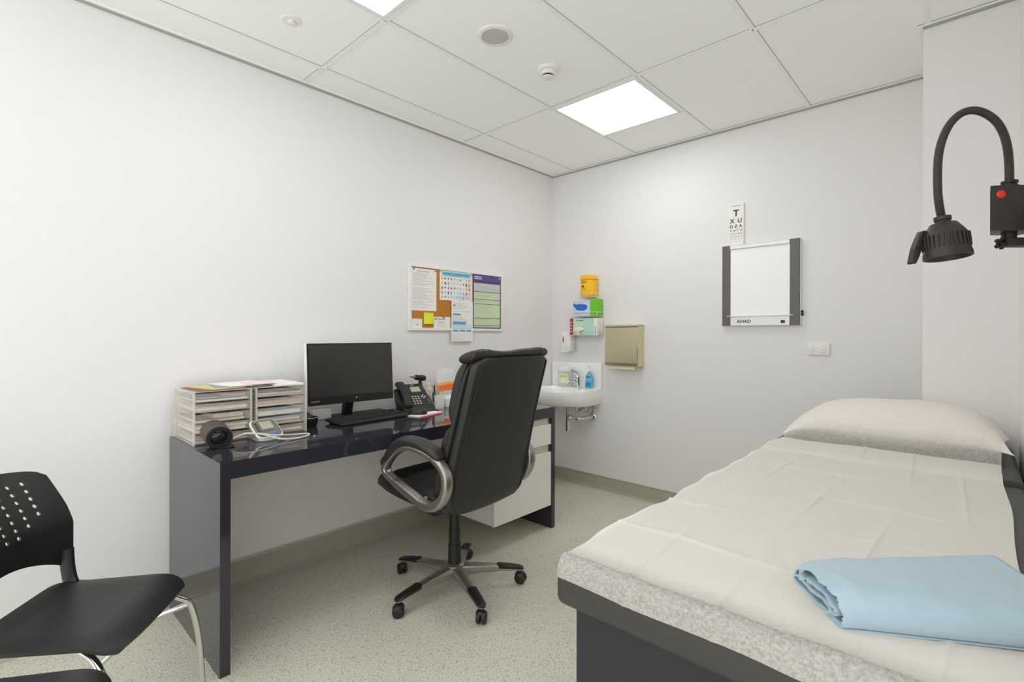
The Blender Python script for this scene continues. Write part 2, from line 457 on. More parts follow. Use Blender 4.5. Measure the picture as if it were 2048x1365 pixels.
t = thing('ceiling_speaker', 'round grey mesh speaker recessed in the ceiling', 'speaker', (1.106, -1.851, H))
put('rim', lathe(B(), [(0.066, 0.0), (0.066, -0.004), (0.080, -0.003), (0.084, 0.0), (0.084, 0.012), (0.066, 0.012), (0.066, 0.0)], (1.106, -1.851, H), 48, caps=False), 'white', t)
put('grille', lathe(B(), [(0.0, -0.003), (0.04, -0.0028), (0.066, -0.001), (0.066, 0.012)], (1.106, -1.851, H), 48), 'grille', t)

t = thing('smoke_detector', 'white domed smoke detector on the ceiling beside the lit panel', 'smoke detector', (1.108, -1.452, H))
c = (1.108, -1.452, H)
put('base', lathe(B(), [(0.0, 0.012), (0.052, 0.012), (0.054, 0.0), (0.052, -0.012), (0.044, -0.016), (0.0, -0.016)], c, 40), 'white', t)
put('sensor_head', lathe(B(), [(0.040, -0.016), (0.040, -0.026), (0.036, -0.034), (0.030, -0.0345)], c, 40), 'white', t)
bm = B(); lathe(bm, [(0.027, -0.0345), (0.027, -0.043)], c, 32)
put('sensor_slot', bm, 'black', t, label='black slot of the smoke detector')
put('cap', lathe(B(), [(0.031, -0.043), (0.030, -0.048), (0.020, -0.052), (0.0, -0.053)], c, 32), 'white', t)

t = thing('ceiling_plate', 'small flush white round plate on the ceiling tile above the left wall', 'ceiling plate', (0.507, -2.558, H))
c = (0.507, -2.558, H + 0.006)
put('disc', lathe(B(), [(0.0, 0.008), (0.045, 0.008), (0.046, 0.0), (0.040, -0.006), (0.0, -0.007)], c, 36), 'white', t)
put('centre_cap', lathe(B(), [(0.016, -0.006), (0.016, -0.016), (0.012, -0.018), (0.0, -0.018)], c, 24), 'white', t)

# ---------------------------------------------------------------- desk
DX, DY0, DY1, DZ, DT = 0.735, -2.915, -0.907, 0.80, 0.066
desk = thing('desk', 'long glossy dark grey desk with slab ends standing along the left wall', 'desk', (0.38, -1.911, 0))
put('tabletop', box(B(), 0.03, DX, DY0 + 0.036, DY1 - 0.036, DZ - DT, DZ), 'desk', desk)
put('side_panel', box(B(), 0.03, DX, DY0, DY0 + 0.036, 0.0, DZ), 'desk', desk, smooth=0)
put('side_panel', box(B(), 0.03, DX, DY1 - 0.036, DY1, 0.0, DZ), 'desk', desk, smooth=0)
put('back_panel', box(B(), 0.034, 0.052, DY0 + 0.036, DY1 - 0.036, 0.145, DZ - DT, 0.001, 1), 'white_gloss', desk, label='white gloss back panel')
cab = thing('drawer_cabinet', 'white gloss two drawer pedestal hung under the right end of the desk', 'drawer cabinet', (0.42, -1.21, 0.153))
CY0, CY1, CX1 = -1.475, DY1 - 0.037, 0.732
bm = B()
box(bm, 0.055, CX1 - 0.02, CY0, CY1, 0.155, DZ - DT - 0.001, 0.001, 1)
put('body', bm, 'white_gloss', cab)
d = put('drawer', box(B(), CX1 - 0.018, CX1, CY0, CY1, 0.153, 0.508, 0.0015, 1), 'white_gloss', cab)
put('handle_groove', box(B(), CX1 - 0.019, CX1 - 0.010, CY0 + 0.001, CY1, 0.508, 0.558), 'bead', d, label='recessed finger groove above the lower drawer')
put('groove_end', box(B(), CX1 - 0.0095, CX1 - 0.001, CY1 - 0.016, CY1, 0.512, 0.556), 'black', d)
d = put('drawer', box(B(), CX1 - 0.018, CX1, CY0, CY1, 0.558, 0.690, 0.0015, 1), 'white_gloss', cab)
put('handle_groove', box(B(), CX1 - 0.019, CX1 - 0.010, CY0 + 0.001, CY1, 0.690, 0.733), 'bead', d, label='recessed finger groove above the upper drawer')
put('groove_end', box(B(), CX1 - 0.0095, CX1 - 0.001, CY1 - 0.016, CY1, 0.694, 0.731), 'black', d)

# ---------------------------------------------------------------- acrylic drawer units on the desk
def letter_unit(y0, y1, label, fills):
    x0, x1, z0, z1 = 0.045, 0.355, DZ, DZ + 0.228
    t = thing('letter_drawer_unit', label, 'desk organiser', ((x0 + x1) / 2, (y0 + y1) / 2, DZ), 0, 'clear stacked drawer units on the desk')
    bm = B(); e = 0.004
    box(bm, x0, x1, y0, y0 + 0.003, z0, z1); box(bm, x0, x1, y1 - 0.003, y1, z0, z1)
    box(bm, x0, x0 + 0.003, y0 + 0.003, y1 - 0.003, z0, z1)
    box(bm, x0, x1, y0 + 0.003, y1 - 0.003, z0, z0 + 0.003)
    put('case', bm, 'acrylic', t, smooth=0)
    for y in (y0, y1 - 0.007):
        bm = B()
        box(bm, x1 - 0.012, x1, y, y + 0.007, z0 - 0.0, z1, 0.001, 1)
        box(bm, x0, x0 + 0.010, y, y + 0.007, z0, z1, 0.001, 1)
        box(bm, x0 + 0.009, x1 - 0.011, y, y + 0.006, z1 - 0.007, z1, 0.001, 1)
        box(bm, x0 + 0.009, x1 - 0.011, y, y + 0.006, z0, z0 + 0.006, 0.001, 1)
        for k in range(1, 5):
            zz = z0 + k * (z1 - z0) / 5
            box(bm, x0 + 0.009, x1 - 0.011, y, y + 0.005, zz - 0.002, zz + 0.001)
        put('side_frame', bm, 'acrylic_edge', t, smooth=0)
    put('top_panel', box(B(), x0, x1, y0, y1, z1, z1 + 0.004, 0.0015, 1), 'acrylic_edge', t, smooth=0)
    h = (z1 - z0 - 0.004) / 5
    for k in range(5):
        za = z0 + 0.004 + k * h
        bm = B()
        box(bm, x1 - 0.010, x1 - 0.006, y0 + 0.009, y1 - 0.009, za + 0.002, za + h - 0.006, 0.001, 1)
        box(bm, x0 + 0.008, x1 - 0.010, y0 + 0.009, y1 - 0.009, za + 0.001, za + 0.003)
        for yy in (y0 + 0.009, y1 - 0.0115): box(bm, x0 + 0.008, x1 - 0.010, yy, yy + 0.0025, za + 0.003, za + h - 0.010)
        ym = (y0 + y1) / 2
        box(bm, x1 - 0.006, x1 + 0.006, ym - 0.022, ym + 0.022, za + h - 0.014, za + h - 0.011, 0.001, 1)
        d = put('drawer', bm, 'acrylic', t, smooth=0)
        bm = B(); zc = za + 0.0035; layers = fills[k]
        for (mi, th, ins) in layers:
            box(bm, x0 + 0.015, x1 - 0.013 - random.random() * 0.01, y0 + 0.014 + ins, y1 - 0.014 - random.random() * 0.02, zc, zc + th - 0.0005, mi=mi)
            zc += th
        put('papers', bm, ['paper', 'rosepaper', 'manila', 'bluepaper', 'inkd', 'ink'], d, smooth=0)
    return t
letter_unit(-2.903, -2.668, 'clear plastic five drawer paper unit at the left end of the desk',
    [[(0, .010, 0), (3, .004, 0.02), (1, .008, 0)], [(0, .012, 0), (1, .006, .01), (0, .006, 0)], [(0, .009, 0), (4, .003, 0.0), (2, .016, .07)], [(5, .005, 0), (0, .010, 0), (2, .005, .02)], [(0, .008, 0), (4, .004, 0), (3, .007, 0), (1, .006, .1)]])
letter_unit(-2.652, -2.413, 'clear plastic five drawer paper unit nearest the computer screen',
    [[(3, .008, 0), (0, .008, 0), (1, .004, .1)], [(1, .010, 0), (4, .003, 0), (0, .009, 0)], [(0, .018, 0), (3, .004, .03)], [(0, .004, 0), (1, .018, 0)], [(5, .010, 0), (0, .006, 0), (4, .007, 0)]])
# loose papers lying on the units
def sheet_of(name, cx, cy, z, w, d, rz, m, label, cat='paper', th=0.0015, group='papers lying on the drawer units'):
    bm = B(); box(bm, -w / 2, w / 2, -d / 2, d / 2, 0, th)
    bm.transform(Matrix.Rotation(R(rz), 4, 'Z'))
    o = put(name, bm, m, None, smooth=0); o.location = (cx, cy, z)
    return tag(o, label, cat, group)
ZT = DZ + 0.232
sheet_of('folder', 0.235, -2.79, ZT + 0.0003, 0.22, 0.20, 4, 'redpaper', 'terracotta folder under papers at the left end of the drawer units', 'folder', 0.0025)
sheet_of('booklet', 0.235, -2.78, ZT + 0.0033, 0.21, 0.15, 14, 'yellowpaper', 'pale yellow booklet on the terracotta folder', 'booklet', 0.004)
sheet_of('paper_sheet', 0.22, -2.72, ZT + 0.0078, 0.20, 0.15, -8, 'bluepaper', 'blue grey sheet of paper overlapping the yellow booklet')
sheet_of('paper_sheet', 0.20, -2.66, ZT + 0.0098, 0.22, 0.22, 10, 'paper', 'white sheet of paper bridging the two clear drawer units')
sheet_of('paper_sheet', 0.24, -2.60, ZT + 0.0118, 0.15, 0.13, -6, 'pinkp', 'pink tinted sheet of paper on the gap between the drawer units')
sheet_of('paper_sheet', 0.20, -2.49, ZT + 0.0003, 0.27, 0.14, 0, 'paper', 'white sheet of paper nearest the computer on the drawer units', th=0.006)

# ---------------------------------------------------------------- blood pressure monitor and cuff
t = thing('blood_pressure_monitor', 'white and grey digital blood pressure monitor in front of the clear drawers', 'blood pressure monitor', (0.40, -2.62, DZ))
tilt = Matrix.Rotation(R(24), 4, 'Y')      # face tips up towards the room
def bpbox(bm, x0, x1, y0, y1, z0, z1, bev, seg=3, mi=0):
    b = B(); box(b, x0, x1, y0, y1, z0, z1, bev, seg, mi)
    b.transform(Matrix.Translation(Vector((0.40, -2.62, DZ))) @ Matrix.Rotation(R(12), 4, 'Z')); merge(bm, b)
def bp_prism(inset, h0, h1):
    # rounded square outline on the tilted face
    out = []
    for a, c in superellipse(0.062 - inset, 0.066 - inset, 5, 36): out.append((a, c))
    return out
Tb = Matrix.Translation(Vector((0.420, -2.630, DZ))) @ Matrix.Rotation(R(10), 4, 'Z')
def bp_ring(inset, lift, scale=1.0):
    pts = []
    for a, c in superellipse(0.058 - inset, 0.064 - inset, 5, 40):
        v = Matrix.Rotation(R(38), 4, 'Y') @ Vector((a, c, 0)); v.z += 0.052
        nrm = (Matrix.Rotation(R(38), 4, 'Y') @ Vector((0, 0, 1)))
        pts.append(Tb @ (v + nrm * lift))
    return pts
def bp_foot(sc, z, dx=0.0):
    return [Tb @ Vector((a * sc + dx, c * sc, z)) for a, c in superellipse(0.046, 0.058, 4, 40)]
put('body', loft(B(), [bp_foot(0.86, 0.0005), bp_foot(0.95, 0.006), bp_ring(0.004, -0.012), bp_ring(0.0, -0.004), bp_ring(0.003, 0.0)]), 'white', t)
put('face_panel', loft(B(), [bp_ring(0.006, 0.0), bp_ring(0.006, 0.0012)]), 'grey_face', t, label='grey face panel')
def on_face(x0, x1, y0, y1, lift, m, name, parent, lab=None):
    b = B(); box(b, x0, x1, y0, y1, lift, lift + 0.001)
    b.transform(Tb @ Matrix.Translation(Vector((0, 0, 0.052))) @ Matrix.Rotation(R(38), 4, 'Y'))
    return put(name, b, m, parent, label=lab, smooth=0)
on_face(-0.040, 0.006, -0.022, 0.034, 0.0012, 'lcd', 'display', t, 'grey green display')
for k in range(4): on_face(-0.034 + 0.014 * k, -0.027 + 0.014 * k, -0.046, -0.034, 0.0012, 'black', 'button', t)
for k in range(5): on_face(0.016, 0.020, -0.032 + 0.012 * k, -0.026 + 0.012 * k, 0.0012, 'black', 'mark', t)
b = B(); lathe(b, [(0.016, 0.0), (0.015, 0.003), (0.0, 0.0035)], (0.034, 0.018, 0.0012), 24, sx=0.6)
b.transform(Tb @ Matrix.Translation(Vector((0, 0, 0.052))) @ Matrix.Rotation(R(38), 4, 'Y'))
put('start_button', b, 'bluebtn', t, label='blue start button')
put('socket', lathe(B(), [(0.006, 0), (0.006, 0.018)], (0.394, -2.700, DZ + 0.032), 14, axis=(0, -1, 0)), 'bluebtn', t, label='blue air hose plug')
put('air_hose', tube(B(), [(0.394, -2.718, DZ + 0.032), (0.42, -2.715, DZ + 0.040), (0.46, -2.665, DZ + 0.034), (0.50, -2.61, DZ + 0.012), (0.52, -2.55, DZ + 0.006), (0.50, -2.475, DZ + 0.006),
      (0.455, -2.455, DZ + 0.006), (0.44, -2.50, DZ + 0.007), (0.455, -2.59, DZ + 0.018), (0.45, -2.67, DZ + 0.034), (0.435, -2.73, DZ + 0.040), (0.435, -2.79, DZ + 0.020), (0.455, -2.825, DZ + 0.007)], 0.0042, 10, n=8), 'hose', t)
t = thing('blood_pressure_cuff', 'rolled brown grey blood pressure cuff on the left end of the desk', 'blood pressure cuff', (0.41, -2.83, DZ))
# rolled band: axis points towards the camera and a little right
ax = Vector((0.90, -0.10, -0.10)).normalized()
s_ = ax.cross(Vector((0, 0, 1))).normalized(); u_ = s_.cross(ax).normalized()
bm = B(); cc = Vector((0.424, -2.835, DZ + 0.0535))
rings = []
prof = [(0.049, -0.055), (0.0515, -0.05), (0.0515, 0.05), (0.049, 0.056), (0.045, 0.057), (0.033, 0.055), (0.031, 0.05), (0.031, -0.05), (0.035, -0.056)]
for k in range(40):
    a = 2 * math.pi * k / 40; w = 1 + 0.05 * math.sin(a * 2 + 0.6)
    rings.append([cc + ax * h + (s_ * math.cos(a) + u_ * math.sin(a)) * r * (w if r > 0.04 else 1) for r, h in prof])
loft(bm, rings, caps=False, closed_path=True)
put('rolled_band', bm, 'brown', t)
bm = B(); rings = []
for k in range(40):
    a = 2 * math.pi * k / 40
    rings.append([cc + ax * h + (s_ * math.cos(a) + u_ * math.sin(a)) * r for r, h in [(0.0305, -0.05), (0.0305, 0.053), (0.034, 0.0575), (0.046, 0.0575), (0.047, 0.0585), (0.033, 0.0585), (0.0285, 0.052), (0.0285, -0.05)]])
loft(bm, rings, caps=False, closed_path=True)
put('lining', bm, 'black', t, label='black lining of the cuff')
put('closing_strap', box(B(), 0.395, 0.485, -2.822, -2.775, DZ + 0.0005, DZ + 0.006, 0.002, 2, rot=Matrix.Rotation(R(-12), 4, 'Z')), 'black', t)

# ---------------------------------------------------------------- small pots behind the drawers
t = thing('mesh_desk_tidy', 'low black wire mesh desk tidy between the clear drawers and the keyboard', 'desk tidy', (0.235, -2.345, DZ))
c = (0.235, -2.345, DZ)
put('cup', lathe(B(), [(0.0, 0.001), (0.034, 0.001), (0.038, 0.006), (0.044, 0.044), (0.041, 0.044), (0.035, 0.008), (0.0, 0.005)], c, 28), 'black', t)
put('rim', tube(B(), [(c[0] + 0.044 * math.cos(a), c[1] + 0.044 * math.sin(a), DZ + 0.045) for a in [2 * math.pi * k / 24 for k in range(24)]], 0.0022, 8, closed=True), 'chrome', t)
single('tape_dispenser', prism(prism(B(), [(0.19, DZ + 0.0465), (0.27, DZ + 0.0465), (0.262, DZ + 0.062), (0.215, DZ + 0.070), (0.195, DZ + 0.060)], -2.375, -2.345, 'xz', bev=0.003), [(0.2, DZ + 0.0465), (0.255, DZ + 0.0465), (0.25, DZ + 0.056), (0.205, DZ + 0.058)], -2.345, -2.33, 'xz', bev=0.002), 'black', 'small black plastic gadget lying on the mesh desk tidy', 'stapler')
t = thing('power_adapter_box', 'small white box behind the computer screen stand', 'box', (0.075, -2.22, DZ))
put('shell', box(B(), 0.06, 0.105, -2.265, -2.155, DZ + 0.0005, DZ + 0.055, 0.004, 2), 'white', t)
put('knob', lathe(B(), [(0.006, 0), (0.006, 0.010), (0.003, 0.012)], (0.082, -2.235, DZ + 0.055), 12), 'silver', t)
put('knob', lathe(B(), [(0.005, 0), (0.005, 0.010)], (0.082, -2.175, DZ + 0.055), 12), 'silver', t)

# ---------------------------------------------------------------- computer
Zr = Matrix.Rotation
t = thing('computer_monitor', 'black flat screen computer monitor with a white rear shell on the desk', 'computer monitor', (0.16, -2.06, DZ))
TM = Matrix.Translation(Vector((0.19, -2.068, 0.893))) @ Zr(R(-1.5), 4, 'Z') @ Zr(R(-3.5), 4, 'Y')   # local: x out of screen, y width, z height
def mon(bm): bm.transform(TM); return bm
W2, HM = 0.262, 0.338
put('rear_shell', mon(box(B(), -0.040, -0.005, -W2, W2, 0.0, HM, 0.006, 2)), 'white', t, label='white rear shell')
put('bezel', mon(box(B(), -0.0045, 0.0, -W2 + 0.002, W2, 0.0, HM - 0.001, 0.002, 1)), 'black', t)
put('screen', mon(box(B(), 0.0, 0.0008, -W2 + 0.012, W2 - 0.006, 0.044, HM - 0.008)), 'screen', t, smooth=0, label='switched off dark screen')
b = text_bm('Lenovo', 0.017, (0.0008, -W2 + 0.016, 0.018), 'left', 0.0003)
put('lettering', mon(b), 'silver', t, smooth=0)
put('power_light', mon(lathe(B(), [(0.0035, 0), (0.0035, 0.0014)], (0.0, 0.02, 0.026), 16, axis=(1, 0, 0))), 'white', t)
put('neck', prism(B(), [(0.10, DZ + 0.013), (0.135, DZ + 0.013), (0.165, 0.93), (0.165, 1.0), (0.14, 1.0), (0.125, 0.93)], -2.095, -2.045, 'xz', bev=0.002), 'black', t)
put('stand_base', box(B(), 0.035, 0.190, -2.155, -1.80, DZ + 0.0005, DZ + 0.014, 0.004, 2), 'blackm', t)

kb = thing('keyboard', 'black full size keyboard on the desk in front of the screen', 'keyboard', (0.288, -2.02, DZ), R(4))
bm = B(); KX, KY = 0.160, 0.455
prof = [(0.0 + KX / 2, 0.002), (KX / 2, 0.012), (-KX / 2, 0.026), (-KX / 2, 0.010)]
kT = Matrix.Rotation(R(2), 4, 'Z')
b = B(); prism(b, prof, -KY / 2, KY / 2, 'xz', bev=0.003)
put('case', b, 'blackm', kb, local=True)
for y in (-0.19, 0.19): put('foot', box(B(), -KX / 2 + 0.01, -KX / 2 + 0.03, y - 0.02, y + 0.02, 0.0005, 0.012, 0.001, 1), 'black', kb, local=True)
kbm = B(); box(kbm, -0.0078, 0.0078, -0.008, 0.008, 0.0, 0.005, 0.0012, 1)
kme = None; slope = math.atan2(0.014, KX)
kcount = 0
for row in range(6):
    x = -KX / 2 + 0.019 + row * 0.0215 + (0.004 if row else 0)
    y = -KY / 2 + 0.015
    while y < KY / 2 - 0.010:
        wk = 1.0
        skip = (0.095 < y < 0.108) or (0.155 < y < 0.168) or (row in (4, 3) and 0.10 < y < 0.158 and row == 3)
        if row == 5 and -0.14 < y < -0.03:
            if y > -0.125: y += 0.0195; continue
            wk = 5.6
        if not skip and kcount < 100:
            if kme is None:
                o = put('key', kbm, 'blackm', kb, local=True); kme = o.data
            else:
                o = bpy.data.objects.new('key', kme); COL.objects.link(o); o.parent = kb
            o.location = (x, y + (0.0195 * (wk - 1) / 2 if wk > 1 else 0), 0.0265 - (x + KX / 2) * math.tan(slope) - 0.0008)
            o.rotation_euler = (0, slope, 0); o.scale = (1, wk, 1)
            kcount += 1
        y += 0.0205

# ---------------------------------------------------------------- mouse on papers
t = thing('notepad', 'cream and pink notepad under the mouse on the desk', 'notepad', (0.40, -1.70, DZ))
Tn = Matrix.Translation(Vector((0.36, -1.69, DZ))) @ Matrix.Rotation(R(14), 4, 'Z')
b = B(); box(b, -0.085, 0.054, -0.115, 0.10, 0.0005, 0.0055); b.transform(Tn); put('pages', b, 'paper', t, smooth=0)
b = B(); box(b, 0.055, 0.080, -0.118, 0.06, 0.0005, 0.0045); b.transform(Tn); put('pink_cover', b, 'pink', t, smooth=0, label='pink cover flap')
t = thing('computer_mouse', 'black computer mouse lying on the notepad beside the keyboard', 'computer mouse', (0.36, -1.745, DZ + 0.0055))
def mouse_ring(s, z, sh=0): return [Vector((a * s + sh, c * s, z)) for a, c in superellipse(0.056, 0.031, 2.6, 28)]
b = loft(B(), [mouse_ring(0.9, 0.0005), mouse_ring(1.0, 0.006), mouse_ring(0.98, 0.018), mouse_ring(0.86, 0.028, 0.0), mouse_ring(0.55, 0.036, -0.006), mouse_ring(0.15, 0.038, -0.008)])
put('body', b, 'black', t, local=True)
put('scroll_wheel', lathe(B(), [(0.006, -0.0035), (0.007, 0), (0.006, 0.0035)], (0.026, 0, 0.0305), 16, axis=(0, 1, 0)), 'grey_face', t, local=True)
t.rotation_euler = (0, 0, R(-140)); INV.pop(t.name)

# ---------------------------------------------------------------- telephone
ph = thing('desk_telephone', 'black desk telephone with grey green display and silver keys beside the screen', 'telephone', (0.19, -1.655, DZ), R(-12))
PT = Matrix.Rotation(R(38), 4, 'Y')         # face frame: x down the face, y across
def face(bm): bm.transform(Matrix.Translation(Vector((0.0, 0.0, 0.082))) @ PT); return bm
put('base', prism(B(), [(0.105, 0.001), (0.115, 0.010), (0.085, 0.028), (-0.075, 0.135), (-0.095, 0.12), (-0.04, 0.001)], -0.095, 0.105, 'xz', bev=0.004), 'black', ph, local=True)
put('foot_plate', box(B(), -0.05, 0.125, -0.105, 0.12, 0.0005, 0.008, 0.003, 2), 'black', ph, local=True)
put('face_panel', face(box(B(), -0.115, 0.095, -0.030, 0.098, 0.000, 0.008, 0.003, 2)), 'blackm', ph, local=True)
put('silver_edge', face(box(B(), 0.095, 0.103, -0.096, 0.104, -0.006, 0.006, 0.003, 2)), 'silver', ph, local=True, label='silver front edge')
put('display', face(box(B(), -0.085, -0.040, 0.000, 0.066, 0.008, 0.010, 0.001, 1)), 'lcd', ph, local=True)
put('maker_mark', face(box(B(), -0.105, -0.100, 0.012, 0.034, 0.008, 0.0086)), 'silver', ph, local=True)
kme = None
def phone_button(x, y, w, h, m, nm='key_button'):
    b = face(box(B(), x - h / 2, x + h / 2, y - w / 2, y + w / 2, 0.008, 0.0105, 0.0008, 1)); put(nm, b, m, ph, local=True)
for r_ in range(4):
    for c_ in range(3): phone_button(0.002 + r_ * 0.020, -0.010 + c_ * 0.0195, 0.012, 0.010, 'silver')
for a_ in range(4):
    an = R(90 * a_ + 45 * 0); phone_button(0.006 + 0.011 * math.cos(an), 0.064 + 0.011 * math.sin(an), 0.010, 0.010, 'silver', 'navigation_button')
for k in range(3): phone_button(0.034 + 0.016 * k, 0.088, 0.007, 0.006, 'silver', 'side_button')
for k in range(4):
    phone_button(-0.094 + 0.014 * k, 0.086, 0.012, 0.005, 'grey_face', 'line_button'); phone_button(-0.088 + 0.014 * k, -0.016, 0.010, 0.005, 'grey_face', 'line_button')
hs = [(-0.125, -0.064, 0.030), (-0.09, -0.064, 0.046), (0.0, -0.064, 0.050), (0.06, -0.064, 0.040), (0.088, -0.064, 0.020)]
b = B(); rr = []
for i, (x, y, z) in enumerate([(-0.122, -0.064, 0.016), (-0.112, -0.064, 0.030), (-0.08, -0.064, 0.040), (-0.03, -0.064, 0.046), (0.03, -0.064, 0.044), (0.065, -0.064, 0.036), (0.09, -0.064, 0.026), (0.098, -0.064, 0.014)]):
    w = [0.020, 0.027, 0.027, 0.021, 0.021, 0.027, 0.027, 0.020][i]; hh = [0.010, 0.018, 0.018, 0.012, 0.012, 0.018, 0.016, 0.008][i]
    rr.append([Vector((x, y + a, z - 0.012 + c)) for a, c in superellipse(w, hh, 3.2, 20)])
loft(b, rr); put('handset', face(b), 'blackm', ph, local=True)

# ---------------------------------------------------------------- otoscope
ot = thing('otoscope', 'black otoscope standing upright behind the telephone', 'otoscope', (0.10, -1.535, DZ))
p0 = Vector((0.10, -1.535, DZ))
put('handle', lathe(B(), [(0.0, 0), (0.015, 0.0), (0.0145, 0.05), (0.0145, 0.09), (0.0125, 0.10), (0.0125, 0.112), (0.0145, 0.115), (0.014, 0.15), (0.011, 0.165), (0.011, 0.178)], p0, 24), 'black', ot)
put('handle_ring', lathe(B(), [(0.0152, 0.092), (0.0158, 0.094), (0.0158, 0.098), (0.0152, 0.10)], p0, 24, caps=False), 'silver', ot)
hd = Vector((0.0, -0.98, 0.14)).normalized(); hc = p0 + Vector((0, 0.036, 0.188))
put('head', lathe(B(), [(0.0, -0.004), (0.017, 0.0), (0.019, 0.010), (0.019, 0.036), (0.016, 0.040), (0.016, 0.052), (0.018, 0.054), (0.017, 0.074), (0.012, 0.082)], hc, 24, axis=hd), 'black', ot)
put('speculum', lathe(B(), [(0.012, 0.082), (0.010, 0.088), (0.005, 0.106), (0.0025, 0.122)], hc, 20, axis=hd), 'grey_face', ot)

# ---------------------------------------------------------------- pen box, bottles, box at the back right of the desk
t = thing('pen_holder', 'square white pen holder full of pens on the desk', 'pen holder', (0.195, -1.478, DZ))
x0, x1, y0, y1 = 0.155, 0.235, -1.515, -1.440; z1 = DZ + 0.086; th = 0.003
bm = B(); box(bm, x0, x1, y0, y0 + th, DZ, z1); box(bm, x0, x1, y1 - th, y1, DZ, z1); box(bm, x0, x0 + th, y0 + th, y1 - th, DZ, z1); box(bm, x1 - th, x1, y0 + th, y1 - th, DZ, z1); box(bm, x0 + th, x1 - th, y0 + th, y1 - th, DZ, DZ + th)
put('cup', bm, 'white', t, smooth=0)
pens = [((0.18, -1.47), (0.165, -1.47), 0.145, 'black', 'black pen standing tallest in the white pen holder'), ((0.20, -1.50), (0.235, -1.535), 0.105, 'inkd', 'dark pen leaning left in the pen holder'),
        ((0.20, -1.47), (0.205, -1.462), 0.115, 'wood', 'pale wooden stick upright in the pen holder'), ((0.215, -1.462), (0.215, -1.430), 0.12, 'wood', 'pale wooden stick leaning right in the pen holder'),
        ((0.175, -1.455), (0.155, -1.428), 0.13, 'wood', 'pale wooden stick at the back of the pen holder'), ((0.215, -1.485), (0.225, -1.50), 0.10, 'silver', 'silver pen near the front of the pen holder')]
for (a, b_, h_, m_, lab) in pens:
    p = Vector((a[0], a[1], DZ + 0.004)); q = Vector((b_[0], b_[1], DZ + h_)); dv = (q - p)
    bm = B(); L = dv.length; lathe(bm, [(0.0015, 0), (0.0035, 0.008), (0.004, 0.02), (0.004, L - 0.02), (0.0048, L - 0.018), (0.004, L)], p, 12, axis=dv)
    single('pen' if m_ != 'wood' else 'wooden_stick', bm, m_, lab, 'pen' if m_ != 'wood' else 'stick', 'pens in the white pen holder', origin=p)
t = thing('pump_bottle', 'small white pump bottle behind the pen holder', 'bottle', (0.050, -1.430, DZ))
c = (0.050, -1.430, DZ)
put('bottle', lathe(B(), [(0, 0), (0.030, 0), (0.032, 0.006), (0.032, 0.10), (0.026, 0.118), (0.012, 0.126), (0.012, 0.134)], c, 28), 'clear_white', t)
put('label_band', lathe(B(), [(0.0325, 0.03), (0.0328, 0.03), (0.0328, 0.085), (0.0325, 0.085)], c, 28, caps=False), 'pinkp', t)
bm = B(); lathe(bm, [(0.014, 0.134), (0.014, 0.146), (0.005, 0.148), (0.005, 0.168), (0.009, 0.170), (0.009, 0.178), (0, 0.179)], c, 20); box(bm, c[0] - 0.004, c[0] + 0.004, c[1] - 0.034, c[1], DZ + 0.170, DZ + 0.177, 0.001, 1)
put('pump', bm, 'white', t)
t = thing('wooden_box', 'pale wooden box with a picture card behind the pen holder', 'box', (0.08, -1.49, DZ))
put('shell', box(B(), 0.06, 0.10, -1.535, -1.455, DZ + 0.0005, DZ + 0.105, 0.002, 1), 'wood', t)
put('front_card', box(B(), 0.1002, 0.1012, -1.528, -1.462, DZ + 0.01, DZ + 0.10), 'pinkp', t, smooth=0)
# clear bag with orange print
t = thing('plastic_bag', 'clear plastic pouch with an orange band leaning on the left wall', 'pouch', (0.10, -1.33, DZ))
def bag_pt(u, v, s):
    y = -1.392 + 0.155 * u + (0.02 * (v - 0.3)); z = DZ + 0.012 + 0.235 * v * (1 - 0.12 * abs(u - 0.6))
    x = 0.125 - 0.055 * v + s * 0.016 * math.sin(math.pi * u) * (1 - v) ** 0.7 + 0.003 * math.sin(9 * u + 6 * v)
    return Vector((x, y, z))
def bag_band(v0, v1, off):
    bm = B()
    rings = []
    for j in range(9):
        v = v0 + (v1 - v0) * j / 8
        rings.append([bag_pt(i / 14, v, 1) + Vector((off, 0, 0)) for i in range(15)] + [bag_pt(1 - i / 14, v, -1) - Vector((off, 0, 0)) for i in range(15)])
    return loft(bm, rings, caps=True)
put('pouch', bag_band(0.0, 1.0, 0.001), 'clear_bag', t)
put('orange_band', bag_band(0.36, 0.52, 0.0025), 'orange', t, label='orange printed band')
put('amber_band', bag_band(0.53, 0.60, 0.0025), 'amber', t)
t = thing('round_tub', 'white lidded tub at the right of the pen holder', 'tub', (0.24, -1.385, DZ))
c = (0.235, -1.380, DZ)
put('tub', lathe(B(), [(0, 0), (0.048, 0), (0.052, 0.006), (0.054, 0.048), (0.0, 0.048)], c, 36), 'white', t)
put('lid', lathe(B(), [(0.0, 0.0485), (0.056, 0.0485), (0.057, 0.052), (0.057, 0.064), (0.053, 0.071), (0.02, 0.076), (0.0, 0.076)], c, 36), 'white', t)
put('lid_label', lathe(B(), [(0.0, 0.0762), (0.03, 0.0755), (0.03, 0.0765), (0.0, 0.0772)], c, 24), 'paleblue', t)

